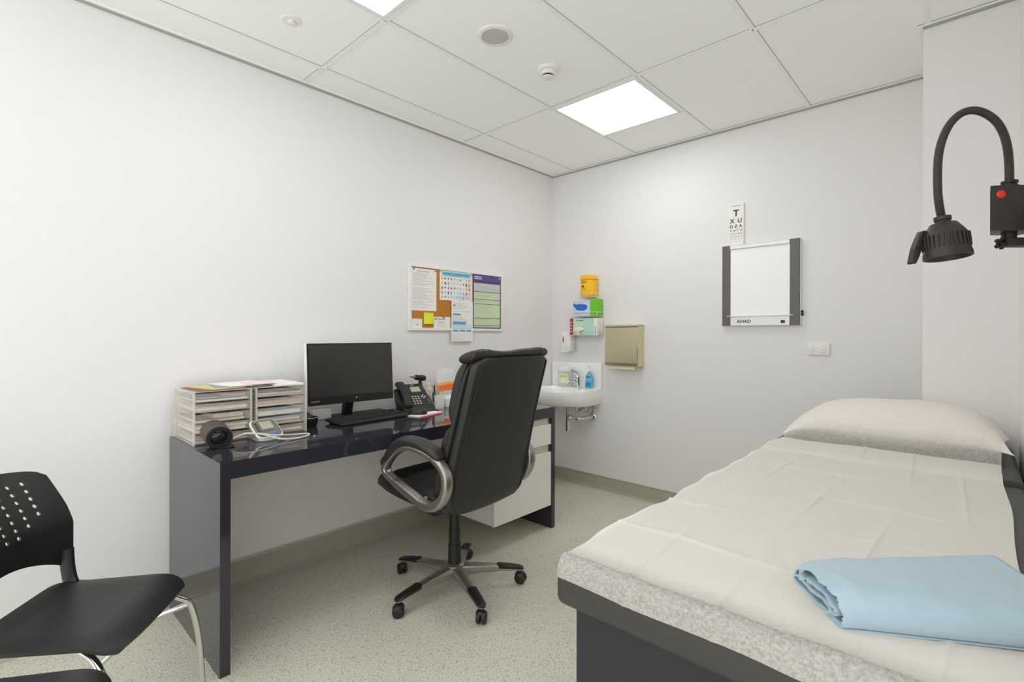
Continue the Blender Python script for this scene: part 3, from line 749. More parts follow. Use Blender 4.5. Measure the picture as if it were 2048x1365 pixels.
# ---------------------------------------------------------------- noticeboard
nb = thing('noticeboard', 'cork noticeboard with white frame hung on the left wall above the desk', 'noticeboard', (0.0, -1.11, 1.306))
Y0, Y1, Z0, Z1 = -1.562, -0.662, 1.306, 1.756; fw = 0.019
bm = B(); box(bm, 0.0, 0.018, Y0, Y1, Z0, Z0 + fw, 0.002, 1); box(bm, 0.0, 0.018, Y0, Y1, Z1 - fw, Z1, 0.002, 1); box(bm, 0.0, 0.018, Y0, Y0 + fw, Z0 + fw, Z1 - fw, 0.002, 1); box(bm, 0.0, 0.018, Y1 - fw, Y1, Z0 + fw, Z1 - fw, 0.002, 1)
put('frame', bm, 'white', nb)
put('cork', box(B(), 0.0, 0.010, Y0 + fw, Y1 - fw, Z0 + fw, Z1 - fw), 'cork', nb, smooth=0)
def lines(bm, x, y0, y1, z0, z1, n, h, seed, mi=0, gap=0.15):
    rnd = random.Random(seed)
    for k in range(n):
        z = z1 - (k + 0.5) * (z1 - z0) / n
        if rnd.random() < gap: continue
        e = y0 + (y1 - y0) * (0.45 + 0.55 * rnd.random())
        y = y0
        while y < e:
            w = 0.006 + 0.014 * rnd.random()
            box(bm, x, x + 0.0003, y, min(y + w, e), z - h / 2, z + h / 2, mi=mi); y += w + 0.0025
PX = 0.0102
def poster(name, y0, y1, z0, z1, m, label, cat, x=PX, th=0.0012, sh=0.0, bulge=0.0, top_in=0.0):
    bm = B()
    t = thing(name, label, cat, (x, (y0 + y1) / 2, z0), 0, 'papers pinned on the noticeboard')
    b = B()
    V = grid(b, lambda u, v: Vector((x + bulge * math.sin(math.pi * u) * (1 - v) ** 1.5, y0 + (y1 - y0) * u + sh * (1 - v), z0 + (z1 - z0) * v)), 8, 8)
    thicken(b, -th)
    put('sheet', b, m, t, smooth=30)
    return t
def pin(parent, x, y, z, m, name='pin'):
    put(name, lathe(B(), [(0.0045, 0), (0.003, 0.003), (0.004, 0.008), (0.0, 0.009)], (x, y, z), 12, axis=(1, 0, 0)), m, parent)
# letter
t = poster('letter', -1.540, -1.331, 1.442, 1.729, 'paper', 'large white typed letter pinned at the left of the noticeboard', 'letter')
bm = B(); lines(bm, PX + 0.0014, -1.531, -1.35, 1.452, 1.700, 30, 0.0026, 3); put('printed_lines', bm, 'ink', t, smooth=0)
bm = B(); lathe(bm, [(0.009, 0), (0.009, 0.0006)], (PX + 0.0014, -1.490, 1.712), 16, axis=(1, 0, 0)); box(bm, PX + 0.0014, PX + 0.0019, -1.478, -1.39, 1.706, 1.716); put('letterhead', bm, 'lilac', t, smooth=0)
pin(t, PX + 0.0014, -1.525, 1.722, 'black'); pin(t, PX + 0.0014, -1.342, 1.722, 'black')
# asthma poster
t = poster('asthma_poster', -1.302, -0.992, 1.524, 1.736, 'paper', 'asthma and COPD medications poster with pale blue banner and rows of inhalers', 'poster', x=PX + 0.001, bulge=0.004)
xx = PX + 0.0072
bm = B(); prism(bm, [(-1.290, 1.728), (-1.004, 1.728), (-1.016, 1.702), (-1.272, 1.702)], xx, xx + 0.0004, 'yz'); put('blue_banner', bm, 'cyan', t, smooth=0)
put('title', text_bm('ASTHMA & COPD MEDICATIONS', 0.0155, (xx + 0.0006, -1.266, 1.709), 'left', 0.0003, bold=0.0003), 'label_blue', t, smooth=0)
bm = B(); rnd = random.Random(5)
for i in range(10):
    for j in range(5):
        y = -1.288 + i * 0.0285; z = 1.684 - j * 0.033
        if i in (3, 4) and j > 3: continue
        mi = rnd.choice([0, 0, 1, 2, 3]); w = 0.003 + 0.006 * rnd.random(); hh = 0.008 + 0.009 * rnd.random()
        box(bm, xx, xx + 0.0004, y, y + w, z - hh, z, mi=mi)
        box(bm, xx, xx + 0.0003, y, y + 0.018, z + 0.0045, z + 0.006, mi=1)
put('inhaler_pictures', bm, ['inkd', 'ink', 'bluep', 'purple'], t, smooth=0)
bm = B(); box(bm, xx - 0.0002, xx, -1.215, -1.135, 1.540, 1.565); box(bm, xx - 0.0002, xx, -1.13, -1.065, 1.530, 1.585); put('blue_box', bm, 'paleblue', t, smooth=0)
bm = B(); box(bm, xx - 0.0004, xx - 0.0001, -1.052, -1.004, 1.540, 1.690); put('pink_box', bm, 'pinkp', t, smooth=0)
pin(t, PX + 0.002, -1.296, 1.729, 'green_box'); pin(t, PX + 0.002, -0.999, 1.727, 'green_box')
# leaflet hanging over the frame
t = poster('blue_leaflet', -1.201, -0.992, 1.228, 1.5232, 'paper', 'long white and blue leaflet hanging over the bottom edge of the noticeboard', 'leaflet', x=0.0195, th=0.0015)
x = 0.0195 + 0.0018
bm = B()
for (a, c, d, e) in ((-1.188, -1.165, 1.484, 1.496), (-1.188, -1.115, 1.418, 1.432), (-1.188, -1.062, 1.352, 1.374), (-1.188, -1.135, 1.300, 1.313), (-1.122, -1.072, 1.300, 1.313), (-1.060, -1.010, 1.300, 1.313)): box(bm, x, x + 0.0004, a, c, d, e)
put('blue_headings', bm, 'bluep', t, smooth=0)
bm = B(); box(bm, x, x + 0.0002, -1.19, -1.004, 1.318, 1.352); put('blue_block', bm, 'paleblue', t, smooth=0)
bm = B(); lines(bm, x, -1.188, -1.01, 1.375, 1.512, 14, 0.0026, 11); lines(bm, x + 0.0003, -1.188, -1.01, 1.320, 1.350, 3, 0.0026, 12); lines(bm, x, -1.188, -1.05, 1.235, 1.285, 3, 0.002, 13); put('printed_lines', bm, 'ink', t, smooth=0)
# purple/green chart
t = poster('purple_chart', -0.984, -0.686, 1.3252, 1.7368, 'edge_grey', 'tall purple headed chart with pale green panels at the right of the noticeboard', 'chart', x=PX, th=0.0015)
x = PX + 0.0017
bm = B(); box(bm, x, x + 0.0003, -0.974, -0.694, 1.334, 1.672); put('page', bm, 'lilac', t, smooth=0)
bm = B(); box(bm, x, x + 0.0004, -0.978, -0.690, 1.690, 1.733); put('purple_header', bm, 'purple', t, smooth=0)
bm = B()
for (a, c) in ((1.352, 1.392), (1.398, 1.408), (1.410, 1.500), (1.506, 1.530), (1.576, 1.602)): box(bm, x + 0.0003, x + 0.0006, -0.972, -0.696, a, c)
box(bm, x + 0.0003, x + 0.0006, -0.972, -0.696, 1.545, 1.57)
put('green_panels', bm, 'greenp', t, smooth=0)
bm = B()
for z in (1.6065, 1.549, 1.513, 1.404, 1.349): box(bm, x + 0.0006, x + 0.0009, -0.974, -0.694, z - 0.0025, z + 0.0025)
put('green_rules', bm, 'greenl', t, smooth=0)
bm = B(); lines(bm, x + 0.0006, -0.968, -0.71, 1.336, 1.675, 36, 0.0022, 21); put('printed_lines', bm, 'ink', t, smooth=0)
bm = B()
for k, (a, e) in enumerate(((-0.970, -0.82), (-0.970, -0.84))): lines(bm, x + 0.0004, a, e, 1.700 + 0.014 * k, 1.709 + 0.014 * k, 1, 0.007, 31 + k, gap=0)
lathe(bm, [(0.006, 0), (0.006, 0.0006)], (x + 0.0004, -0.702, 1.722), 14, axis=(1, 0, 0))
put('header_lettering', bm, 'paper', t, smooth=0)
pin(t, x + 0.0005, -0.84, 1.724, 'orange')
# small ones
t = poster('sticky_note', -1.440, -1.358, 1.352, 1.430, 'yellow_note', 'bright yellow sticky note on the noticeboard', 'sticky note', x=PX + 0.0022, bulge=0.010)
bm = B(); lines(bm, PX + 0.0044, -1.43, -1.38, 1.410, 1.424, 2, 0.0015, 40); put('handwriting', bm, 'ink', t, smooth=0)
t = poster('appointment_sheet', -1.354, -1.2015, 1.3252, 1.404, 'paper', 'small white sheet with a round logo right of the yellow note', 'paper')
bm = B(); lathe(bm, [(0.009, 0), (0.009, 0.0005)], (PX + 0.0014, -1.336, 1.390), 16, axis=(1, 0, 0)); put('round_logo', bm, 'bluep', t, smooth=0)
bm = B(); lines(bm, PX + 0.0014, -1.32, -1.21, 1.330, 1.375, 6, 0.0024, 41); box(bm, PX + 0.0014, PX + 0.0018, -1.32, -1.25, 1.384, 1.392); put('printed_lines', bm, 'ink', t, smooth=0)
pin(t, PX + 0.0014, -1.268, 1.400, 'black')
t = poster('business_card', -1.5415, -1.453, 1.3252, 1.386, 'paper', 'small white card with a green mark at the bottom left of the noticeboard', 'card')
bm = B(); box(bm, PX + 0.0014, PX + 0.0018, -1.502, -1.488, 1.345, 1.352); put('green_mark', bm, 'greenl', t, smooth=0)

# ---------------------------------------------------------------- back wall: eye chart, viewer, socket
t = thing('eye_chart', 'narrow white eye test chart of letters on the back wall above the light box', 'eye chart', (1.59, 0, 1.892))
put('board', box(B(), 1.541, 1.640, -0.014, -0.0005, 1.892, 2.173, 0.001, 1), 'white', t)
bm = B()
merge(bm, text_bm('T', 0.062, (1.590, -0.0145, 2.088), 'back', 0.0004, 'CENTER', bold=0.001))
for ch, xx in (('X', 1.565), ('U', 1.614)): merge(bm, text_bm(ch, 0.042, (xx, -0.0145, 2.043), 'back', 0.0004, 'CENTER', bold=0.0006))
for ch, xx in (('D', 1.560), ('Z', 1.590), ('A', 1.620)): merge(bm, text_bm(ch, 0.029, (xx, -0.0145, 2.010), 'back', 0.0004, 'CENTER', bold=0.0004))
for k, ch in enumerate('PNFH'): merge(bm, text_bm(ch, 0.020, (1.557 + 0.022 * k, -0.0145, 1.985), 'back', 0.0003, 'CENTER'))
for k, ch in enumerate('UZTDX'): merge(bm, text_bm(ch, 0.015, (1.555 + 0.0175 * k, -0.0145, 1.964), 'back', 0.0003, 'CENTER'))
for k, ch in enumerate('HAPNTF'): merge(bm, text_bm(ch, 0.011, (1.554 + 0.0145 * k, -0.0145, 1.945), 'back', 0.0003, 'CENTER'))
for k, ch in enumerate('ZXUDAHN'): merge(bm, text_bm(ch, 0.007, (1.553 + 0.012 * k, -0.0145, 1.930), 'back', 0.0003, 'CENTER'))
box(bm, 1.562, 1.618, -0.0149, -0.0141, 2.158, 2.1605)
put('letters', bm, 'inkd', t, smooth=0)

t = thing('xray_viewer', 'flat white film viewing light box with dark grey side rails on the back wall', 'light box', (1.742, 0, 1.343))
put('housing', box(B(), 1.500, 1.984, -0.028, -0.0005, 1.343, 1.889, 0.002, 1), 'white', t)
for (a, c) in ((1.506, 1.560), (1.924, 1.981)):
    put('side_rail', box(B(), a, c, -0.034, -0.028, 1.3435, 1.8885, 0.0015, 1), 'greyalu', t)
put('diffuser', box(B(), 1.5602, 1.9238, -0.031, -0.028, 1.408, 1.874), 'opal', t, smooth=0)
put('top_clip', prism(B(), [(-0.028, 1.889), (-0.040, 1.884), (-0.040, 1.862), (-0.036, 1.862), (-0.032, 1.875), (-0.028, 1.875)], 1.5602, 1.9238, 'yz'), 'alu', t, smooth=0)
bm = B(); box(bm, 1.545, 1.942, -0.0365, -0.0345, 1.861, 1.864); put('film_grip', bm, 'grey_face', t, smooth=0)
put('lower_bar', box(B(), 1.5602, 1.9238, -0.035, -0.028, 1.3435, 1.404, 0.0015, 1), 'alu', t)
put('ledge', box(B(), 1.540, 1.945, -0.044, -0.0355, 1.404, 1.409, 0.001, 1), 'white', t)
put('lettering', text_bm('AHAD', 0.028, (1.604, -0.0355, 1.362), 'back', 0.0004, xs=1.15, bold=0.0006), 'inkd', t, smooth=0)
put('switch_plate', box(B(), 1.873, 1.897, -0.037, -0.035, 1.357, 1.376), 'black', t, smooth=0)
for z in (1.410, 1.428): put('knob', lathe(B(), [(0.0075, 0), (0.0075, 0.012), (0.005, 0.014)], (1.984, -0.016, z), 16, axis=(1, 0, 0)), 'black', t)

t = thing('power_socket', 'white double power socket on the back wall below the light box', 'power socket', (2.078, 0, 1.157))
put('plate', box(B(), 2.019, 2.137, -0.012, -0.0005, 1.157, 1.233, 0.003, 2), 'white', t)
for cx in (2.048, 2.108):
    bm = B()
    for (dx, dz, an) in ((-0.008, 0.002, 30), (0.008, 0.002, -30), (0.0, -0.014, 0)):
        box(bm, cx + dx - 0.0011, cx + dx + 0.0011, -0.0126, -0.0118, 1.190 + dz - 0.004, 1.190 + dz + 0.004, rot=Matrix.Rotation(R(an), 4, 'Y'))
    put('outlet', bm, 'grey_face', t, smooth=0)
    put('switch', box(B(), cx - 0.006, cx + 0.006, -0.0145, -0.012, 1.209, 1.222, 0.001, 1), 'white', t)

# ---------------------------------------------------------------- glove rack
rk = thing('glove_rack', 'three tier clear wire rack on the back wall above the hand basin', 'rack', (0.40, 0, 1.27))
def wire(bm, pts, r=0.0017): tube(bm, pts, r, 6)
def rack_tier(x0, x1, z, dep, h, parent):
    bm = B()
    for zz in (z, z + h): wire(bm, [(x0, -0.004, zz), (x0, -dep, zz), (x1, -dep, zz), (x1, -0.004, zz)])
    for xx in (x0, x1): wire(bm, [(xx, -dep, z), (xx, -dep, z + h)]); wire(bm, [(xx, -0.004, z), (xx, -0.004, z + 0.11)])
    for k in range(1, 6): xx = x0 + (x1 - x0) * k / 6; wire(bm, [(xx, -0.004, z), (xx, -dep, z)])
    wire(bm, [(x0, -0.004, z + 0.11), (x1, -0.004, z + 0.11)])
    put('shelf', bm, 'wire', parent)
rack_tier(0.345, 0.525, 1.592, 0.100, 0.030, rk)
rack_tier(0.290, 0.535, 1.432, 0.100, 0.035, rk)
rack_tier(0.257, 0.540, 1.274, 0.100, 0.035, rk)
bm = B()
for xx in (0.37, 0.50): wire(bm, [(xx, -0.003, 1.27), (xx, -0.003, 1.78)], 0.002)
put('back_frame', bm, 'wire', rk)
t = thing('sharps_container', 'yellow sharps container in the top tier of the wall rack', 'sharps container', (0.42, -0.05, 1.596))
put('tub', prism(B(), [(0.368, 1.596), (0.478, 1.596), (0.484, 1.610), (0.484, 1.735), (0.362, 1.735), (0.362, 1.610)], -0.092, -0.012, 'xz', bev=0.005), 'sharps', t)
put('lid', prism(B(), [(0.360, 1.736), (0.486, 1.736), (0.486, 1.748), (0.478, 1.768), (0.46, 1.774), (0.39, 1.774), (0.366, 1.764), (0.360, 1.748)], -0.094, -0.010, 'xz', bev=0.004), 'sharps', t)
bm = B(); box(bm, 0.370, 0.428, -0.0928, -0.0920, 1.712, 1.717); box(bm, 0.382, 0.398, -0.0928, -0.0920, 1.672, 1.692); box(bm, 0.382, 0.418, -0.0928, -0.0920, 1.660, 1.663); box(bm, 0.370, 0.415, -0.0928, -0.0920, 1.7245, 1.727)
put('printed_marks', bm, 'inkd', t, smooth=0)
t = thing('blue_glove_box', 'blue and green glove box in the middle tier of the wall rack', 'glove box', (0.41, -0.05, 1.436))
put('carton', box(B(), 0.292, 0.462, -0.096, -0.012, 1.436, 1.566, 0.001, 1), 'blue_box', t)
put('green_end', box(B(), 0.4622, 0.531, -0.096, -0.012, 1.436, 1.572, 0.001, 1), 'green_box', t, label='bright green end of the box')
bm = B(); prism(bm, [(0.292, 1.545), (0.325, 1.532), (0.36, 1.537), (0.42, 1.530), (0.438, 1.515), (0.432, 1.492), (0.40, 1.480), (0.335, 1.484), (0.315, 1.505), (0.300, 1.520)], -0.0985, -0.0962, 'xz'); put('glove_picture', bm, 'bluew', t, smooth=0)
bm = B(); box(bm, 0.30, 0.45, -0.0968, -0.0962, 1.455, 1.460); box(bm, 0.30, 0.45, -0.0968, -0.0962, 1.551, 1.554); put('printed_lines', bm, 'ink', t, smooth=0)
t = thing('mint_glove_box', 'mint green glove box with a red end in the lowest tier of the wall rack', 'glove box', (0.41, -0.05, 1.278))
put('carton', box(B(), 0.2925, 0.500, -0.096, -0.012, 1.278, 1.416, 0.001, 1), 'mint', t)
put('white_end', box(B(), 0.5002, 0.536, -0.096, -0.012, 1.278, 1.416, 0.001, 1), 'paper', t)
put('red_end', box(B(), 0.262, 0.2923, -0.097, -0.010, 1.280, 1.418, 0.001, 1), 'red', t, label='red printed end')
bm = B()
for z in (1.300, 1.325, 1.350, 1.375): box(bm, 0.270, 0.278, -0.0977, -0.0971, z, z + 0.012)
box(bm, 0.515, 0.519, -0.0966, -0.0961, 1.300, 1.390)
put('printed_marks', bm, 'paper', t, smooth=0)
bm = B(); box(bm, 0.325, 0.345, -0.0966, -0.0961, 1.398, 1.404); box(bm, 0.35, 0.40, -0.0966, -0.0961, 1.396, 1.401); box(bm, 0.512, 0.516, -0.0966, -0.0961, 1.29, 1.35); put('printed_lines', bm, 'inkd', t, smooth=0)
bm = B()
rings = []
for k in range(9):
    a = k / 8; zz = 1.345 - 0.07 * a; w = [0.010, 0.040, 0.052, 0.050, 0.030, 0.013, 0.011, 0.011, 0.008][k]
    rings.append([Vector((0.360 + c + 0.004 * math.sin(7 * a), -0.108 - 0.006 * math.sin(math.pi * a) + d_, zz)) for c, d_ in superellipse(w, 0.009, 2.3, 20)])
loft(bm, rings); put('protruding_glove', bm, 'cream', t, label='cream latex glove sticking out of the box')

# ---------------------------------------------------------------- soap dispenser, towel dispenser
t = thing('soap_dispenser', 'white wall soap dispenser left of the glove boxes', 'soap dispenser', (0.20, 0, 1.138))
rings = []
for z, s, dpt in ((1.138, 0.90, 0.075), (1.150, 0.98, 0.085), (1.20, 1.0, 0.090), (1.27, 1.0, 0.085), (1.296, 0.95, 0.075), (1.304, 0.8, 0.06)):
    rings.append([Vector((0.205 + a * s, -0.0505 + c * dpt / 0.10 - 0.0 , z)) for a, c in superellipse(0.056, 0.05, 5, 32)])
put('housing', loft(B(), rings), 'white', t)
put('back_plate', box(B(), 0.150, 0.272, -0.010, -0.0005, 1.136, 1.306, 0.002, 1), 'alu', t)
put('level_window', lathe(B(), [(0.0, 0), (0.010, 0.0), (0.009, 0.003), (0, 0.003)], (0.190, -0.094, 1.235), 24, axis=(0, -1, 0), sy=2.6, sx=0.7), 'grey_face', t, label='dark oval level window')
put('push_lever', box(B(), 0.165, 0.232, -0.104, -0.060, 1.128, 1.146, 0.004, 2), 'white', t)
t = thing('paper_towel_dispenser', 'brushed steel paper towel dispenser on the back wall right of the basin', 'towel dispenser', (0.75, 0, 1.03))
put('case', box(B(), 0.610, 0.900, -0.098, -0.0005, 1.034, 1.352, 0.002, 1), 'steel', t)
put('door', box(B(), 0.612, 0.898, -0.104, -0.0985, 1.060, 1.338, 0.002, 1), 'steel', t)
put('top_flap', prism(B(), [(-0.105, 1.339), (-0.098, 1.353), (-0.002, 1.353), (-0.002, 1.358), (-0.100, 1.358), (-0.107, 1.345)], 0.608, 0.902, 'yz'), 'steel', t, smooth=0)
put('slot_lip', prism(B(), [(-0.104, 1.058), (-0.104, 1.046), (-0.070, 1.036), (-0.070, 1.034), (-0.108, 1.040), (-0.110, 1.058)], 0.612, 0.898, 'yz'), 'steel', t, smooth=0)
bm = B(); lathe(bm, [(0.006, 0), (0.006, 0.002)], (0.655, -0.104, 1.158), 16, axis=(0, -1, 0))
lathe(bm, [(0.0035, 0), (0.0035, 0.002)], (0.655, -0.104, 1.142), 12, axis=(0, -1, 0)); put('lock', bm, 'chrome', t)
put('paper_towel', prism(B(), [(-0.022, 1.0335), (-0.085, 1.0335), (-0.096, 1.012), (-0.092, 1.010), (-0.080, 1.028), (-0.022, 1.028)], 0.645, 0.870, 'yz'), 'cream', t, smooth=0)

# ---------------------------------------------------------------- hand basin
bs = thing('wash_basin', 'white wall hung porcelain hand basin in the corner', 'wash basin', (0.27, 0, 0.70))
BX0, BX1, BZ = 0.012, 0.524, 0.838
def bow(x):   # front edge depth of the bowl rim
    w = max(0.0, 1 - ((x - 0.262) / 0.268) ** 2)
    return 0.150 + 0.290 * w ** 0.5
NB = 44
def bow_s(x):
    return sum(bow(min(max(x + d_, BX0), BX1)) for d_ in (-0.02, -0.01, 0, 0.01, 0.02)) / 5
def outline(sc_front, inset, z):
    pts = []
    xs_ = [BX0 + inset + (BX1 - BX0 - 2 * inset) * i / NB for i in range(NB + 1)]
    for x_ in xs_: pts.append(Vector((x_, -max(0.03, bow_s(x_) * sc_front - inset), z)))
    for i in range(NB + 1): pts.append(Vector((xs_[NB - i], -0.001, z)))
    return pts
rings = [outline(0.60, 0.08, 0.690), outline(0.82, 0.03, 0.698), outline(0.92, 0.012, 0.714), outline(0.985, 0.004, 0.770), outline(1.0, 0.0, 0.815), outline(0.995, 0.003, 0.834), outline(0.975, 0.010, BZ)]
bm = B(); b2 = bmesh.new(); V = [[b2.verts.new(p) for p in r] for r in rings]; S = len(V[0])
for a, d_ in zip(V, V[1:]):
    for k in range(S): b2.faces.new((a[k], a[(k + 1) % S], d_[(k + 1) % S], d_[k]))
b2.faces.new(V[0][::-1])
# bowl opening and well
cx, cy = 0.255, -0.245
def inner(s, z, dy=0.0):
    pts = []
    for k in range(S):
        p = rings[-1][k]; a = math.atan2((p.y - cy), (p.x - cx)); 
        pts.append(Vector((cx + 0.185 * s * math.cos(a), cy + dy + 0.125 * s * math.sin(a), z)))
    return pts
prev = V[-1]
for (s, z, dy) in ((1.0, BZ - 0.001, 0), (0.95, BZ - 0.012, 0), (0.85, BZ - 0.06, 0.0), (0.6, BZ - 0.095, 0.01), (0.2, BZ - 0.105, 0.015), (0.06, BZ - 0.106, 0.015)):
    ring = [b2.verts.new(p) for p in inner(s, z, dy)]
    for k in range(S): b2.faces.new((prev[k], prev[(k + 1) % S], ring[(k + 1) % S], ring[k]))
    prev = ring
b2.faces.new(prev); merge(bm, b2)
put('bowl', bm, 'porcelain', bs, smooth=50)
put('splashback', box(B(), BX0, BX1, -0.024, -0.0005, BZ - 0.004, 1.042, 0.006, 3), 'porcelain', bs)
tp = thing('tap', 'chrome lever mixer tap on the hand basin', 'tap', (0.335, -0.085, BZ))
c = (0.335, -0.085, BZ)
put('body', lathe(B(), [(0.0, 0), (0.025, 0.0), (0.025, 0.005), (0.020, 0.010), (0.019, 0.07), (0.022, 0.085), (0.018, 0.100), (0.0, 0.104)], c, 28), 'chrome', tp)
put('spout', tube(B(), [(0.335, -0.09, BZ + 0.045), (0.325, -0.13, BZ + 0.058), (0.312, -0.175, BZ + 0.056), (0.306, -0.195, BZ + 0.042), (0.305, -0.198, BZ + 0.034)], 0.011, 14, n=6), 'chrome', tp)
put('lever', tube(B(), [(0.335, -0.075, BZ + 0.100), (0.340, -0.085, BZ + 0.122), (0.332, -0.120, BZ + 0.136), (0.322, -0.160, BZ + 0.142)], lambda a: 0.011 - 0.004 * a, 12, n=5, prof=superellipse(1.3, 0.55, 2.5, 16)), 'chrome', tp)
tr = thing('waste_trap', 'chrome bottle trap with wall pipe under the hand basin', 'waste pipe', (0.295, -0.17, 0.48))
tx, ty = 0.300, -0.18
put('trap_body', lathe(B(), [(0.0, 0.480), (0.022, 0.480), (0.0235, 0.484), (0.0235, 0.600), (0.026, 0.602), (0.026, 0.616), (0.020, 0.618), (0.0185, 0.640), (0.0185, 0.690)], (tx, ty, 0), 32), 'chrome', tr)
put('wall_pipe', tube(B(), [(tx + 0.018, ty, 0.592), (tx + 0.10, ty, 0.592), (tx + 0.125, ty + 0.02, 0.592), (tx + 0.13, ty + 0.05, 0.592), (tx + 0.13, -0.001, 0.592)], 0.016, 18, n=6), 'chrome', tr)
put('wall_flange', lathe(B(), [(0.034, 0), (0.033, 0.006), (0.024, 0.012), (0.016, 0.014)], (tx + 0.13, -0.001, 0.592), 28, axis=(0, -1, 0)), 'chrome', tr)
put('coupling_nut', lathe(B(), [(0.021, -0.012), (0.022, -0.010), (0.022, 0.010), (0.021, 0.012)], (tx + 0.035, ty, 0.592), 8, axis=(1, 0, 0)), 'chrome', tr)
for k, (vx, lab) in enumerate(((0.345, 'chrome stop valve behind the waste trap'), (0.425, 'chrome stop valve right of the waste trap'))):
    v = thing('stop_valve', lab, 'valve', (vx, 0, 0.655), 0, 'chrome stop valves under the basin')
    put('body', lathe(B(), [(0.026, 0), (0.025, 0.006), (0.010, 0.010), (0.010, 0.055), (0.014, 0.058), (0.014, 0.07)], (vx, -0.001, 0.655), 20, axis=(0, -1, 0)), 'chrome', v)
    put('handle', lathe(B(), [(0.008, 0.070), (0.022, 0.074), (0.024, 0.080), (0.022, 0.088), (0.010, 0.090), (0.0, 0.088)], (vx, -0.001, 0.655), 24, axis=(0, -1, 0)), 'chrome', v)
    put('supply_pipe', tube(B(), [(vx, -0.045, 0.665), (vx - 0.004, -0.05, 0.684), (vx - 0.02, -0.06, 0.6895)], 0.005, 8, n=4), 'chrome', v)
# bottles on the basin ledge
t = thing('wipes_canister', 'tall white wipes canister with green label standing on the basin', 'canister', (0.205, -0.085, BZ))
c = (0.205, -0.085, BZ)
put('tub', lathe(B(), [(0, 0.0005), (0.056, 0.0005), (0.060, 0.006), (0.061, 0.125), (0.058, 0.128)], c, 40), 'clear_white', t)
put('lid', lathe(B(), [(0.064, 0.126), (0.066, 0.130), (0.066, 0.158), (0.062, 0.165), (0.03, 0.168), (0.03, 0.182), (0.0, 0.184)], c, 40), 'white', t)
bm = B()
rings = [[Vector((c[0] + 0.0615 * math.cos(a), c[1] + 0.0615 * math.sin(a), c[2] + z)) for a in [R(-150 + 120 * k / 16) for k in range(17)]] for z in (0.030, 0.110)]
V1 = [bm.verts.new(p) for p in rings[0]]; V2 = [bm.verts.new(p) for p in rings[1]]
for k in range(16): bm.faces.new((V1[k], V1[k + 1], V2[k + 1], V2[k]))
put('label_panel', thicken(bm, 0.0004), 'cream', t)
bm = B()
V1 = [bm.verts.new((c[0] + 0.0622 * math.cos(a), c[1] + 0.0622 * math.sin(a), c[2] + 0.078)) for a in [R(-100 + 56 * k / 10) for k in range(11)]]
V2 = [bm.verts.new((v.co.x, v.co.y, v.co.z + 0.020)) for v in V1]
for k in range(10): bm.faces.new((V1[k], V1[k + 1], V2[k + 1], V2[k]))
put('label_stripe', thicken(bm, 0.0004), 'label_green', t)
t = thing('hand_wash_bottle', 'clear blue pump bottle of hand wash on the basin', 'bottle', (0.445, -0.075, BZ))
c = Vector((0.445, -0.075, BZ))
rings = []
for z, s in ((0.0005, 0.92), (0.005, 1.0), (0.07, 1.0), (0.10, 0.93), (0.122, 0.6), (0.130, 0.36), (0.137, 0.34)):
    rings.append([c + Vector((a * s, d_ * s, z)) for a, d_ in superellipse(0.034, 0.021, 2.8, 28)])
put('bottle', loft(B(), rings), 'bottle_blue', t)
bm = B(); prism(bm, [(0.418, BZ + 0.012), (0.470, BZ + 0.012), (0.472, BZ + 0.045), (0.45, BZ + 0.056), (0.420, BZ + 0.040)], c.y - 0.0222, c.y - 0.0212, 'xz'); box(bm, 0.424, 0.468, c.y - 0.0222, c.y - 0.0212, BZ + 0.084, BZ + 0.100); put('label_panel', bm, 'label_blue', t, smooth=0)
bm = B(); lathe(bm, [(0.012, 0.137), (0.012, 0.150), (0.004, 0.152), (0.004, 0.175), (0.008, 0.177), (0.008, 0.184), (0.0, 0.185)], c, 20); box(bm, c.x - 0.004, c.x + 0.004, c.y - 0.036, c.y, BZ + 0.177, BZ + 0.184, 0.001, 1); put('pump', bm, 'white', t)

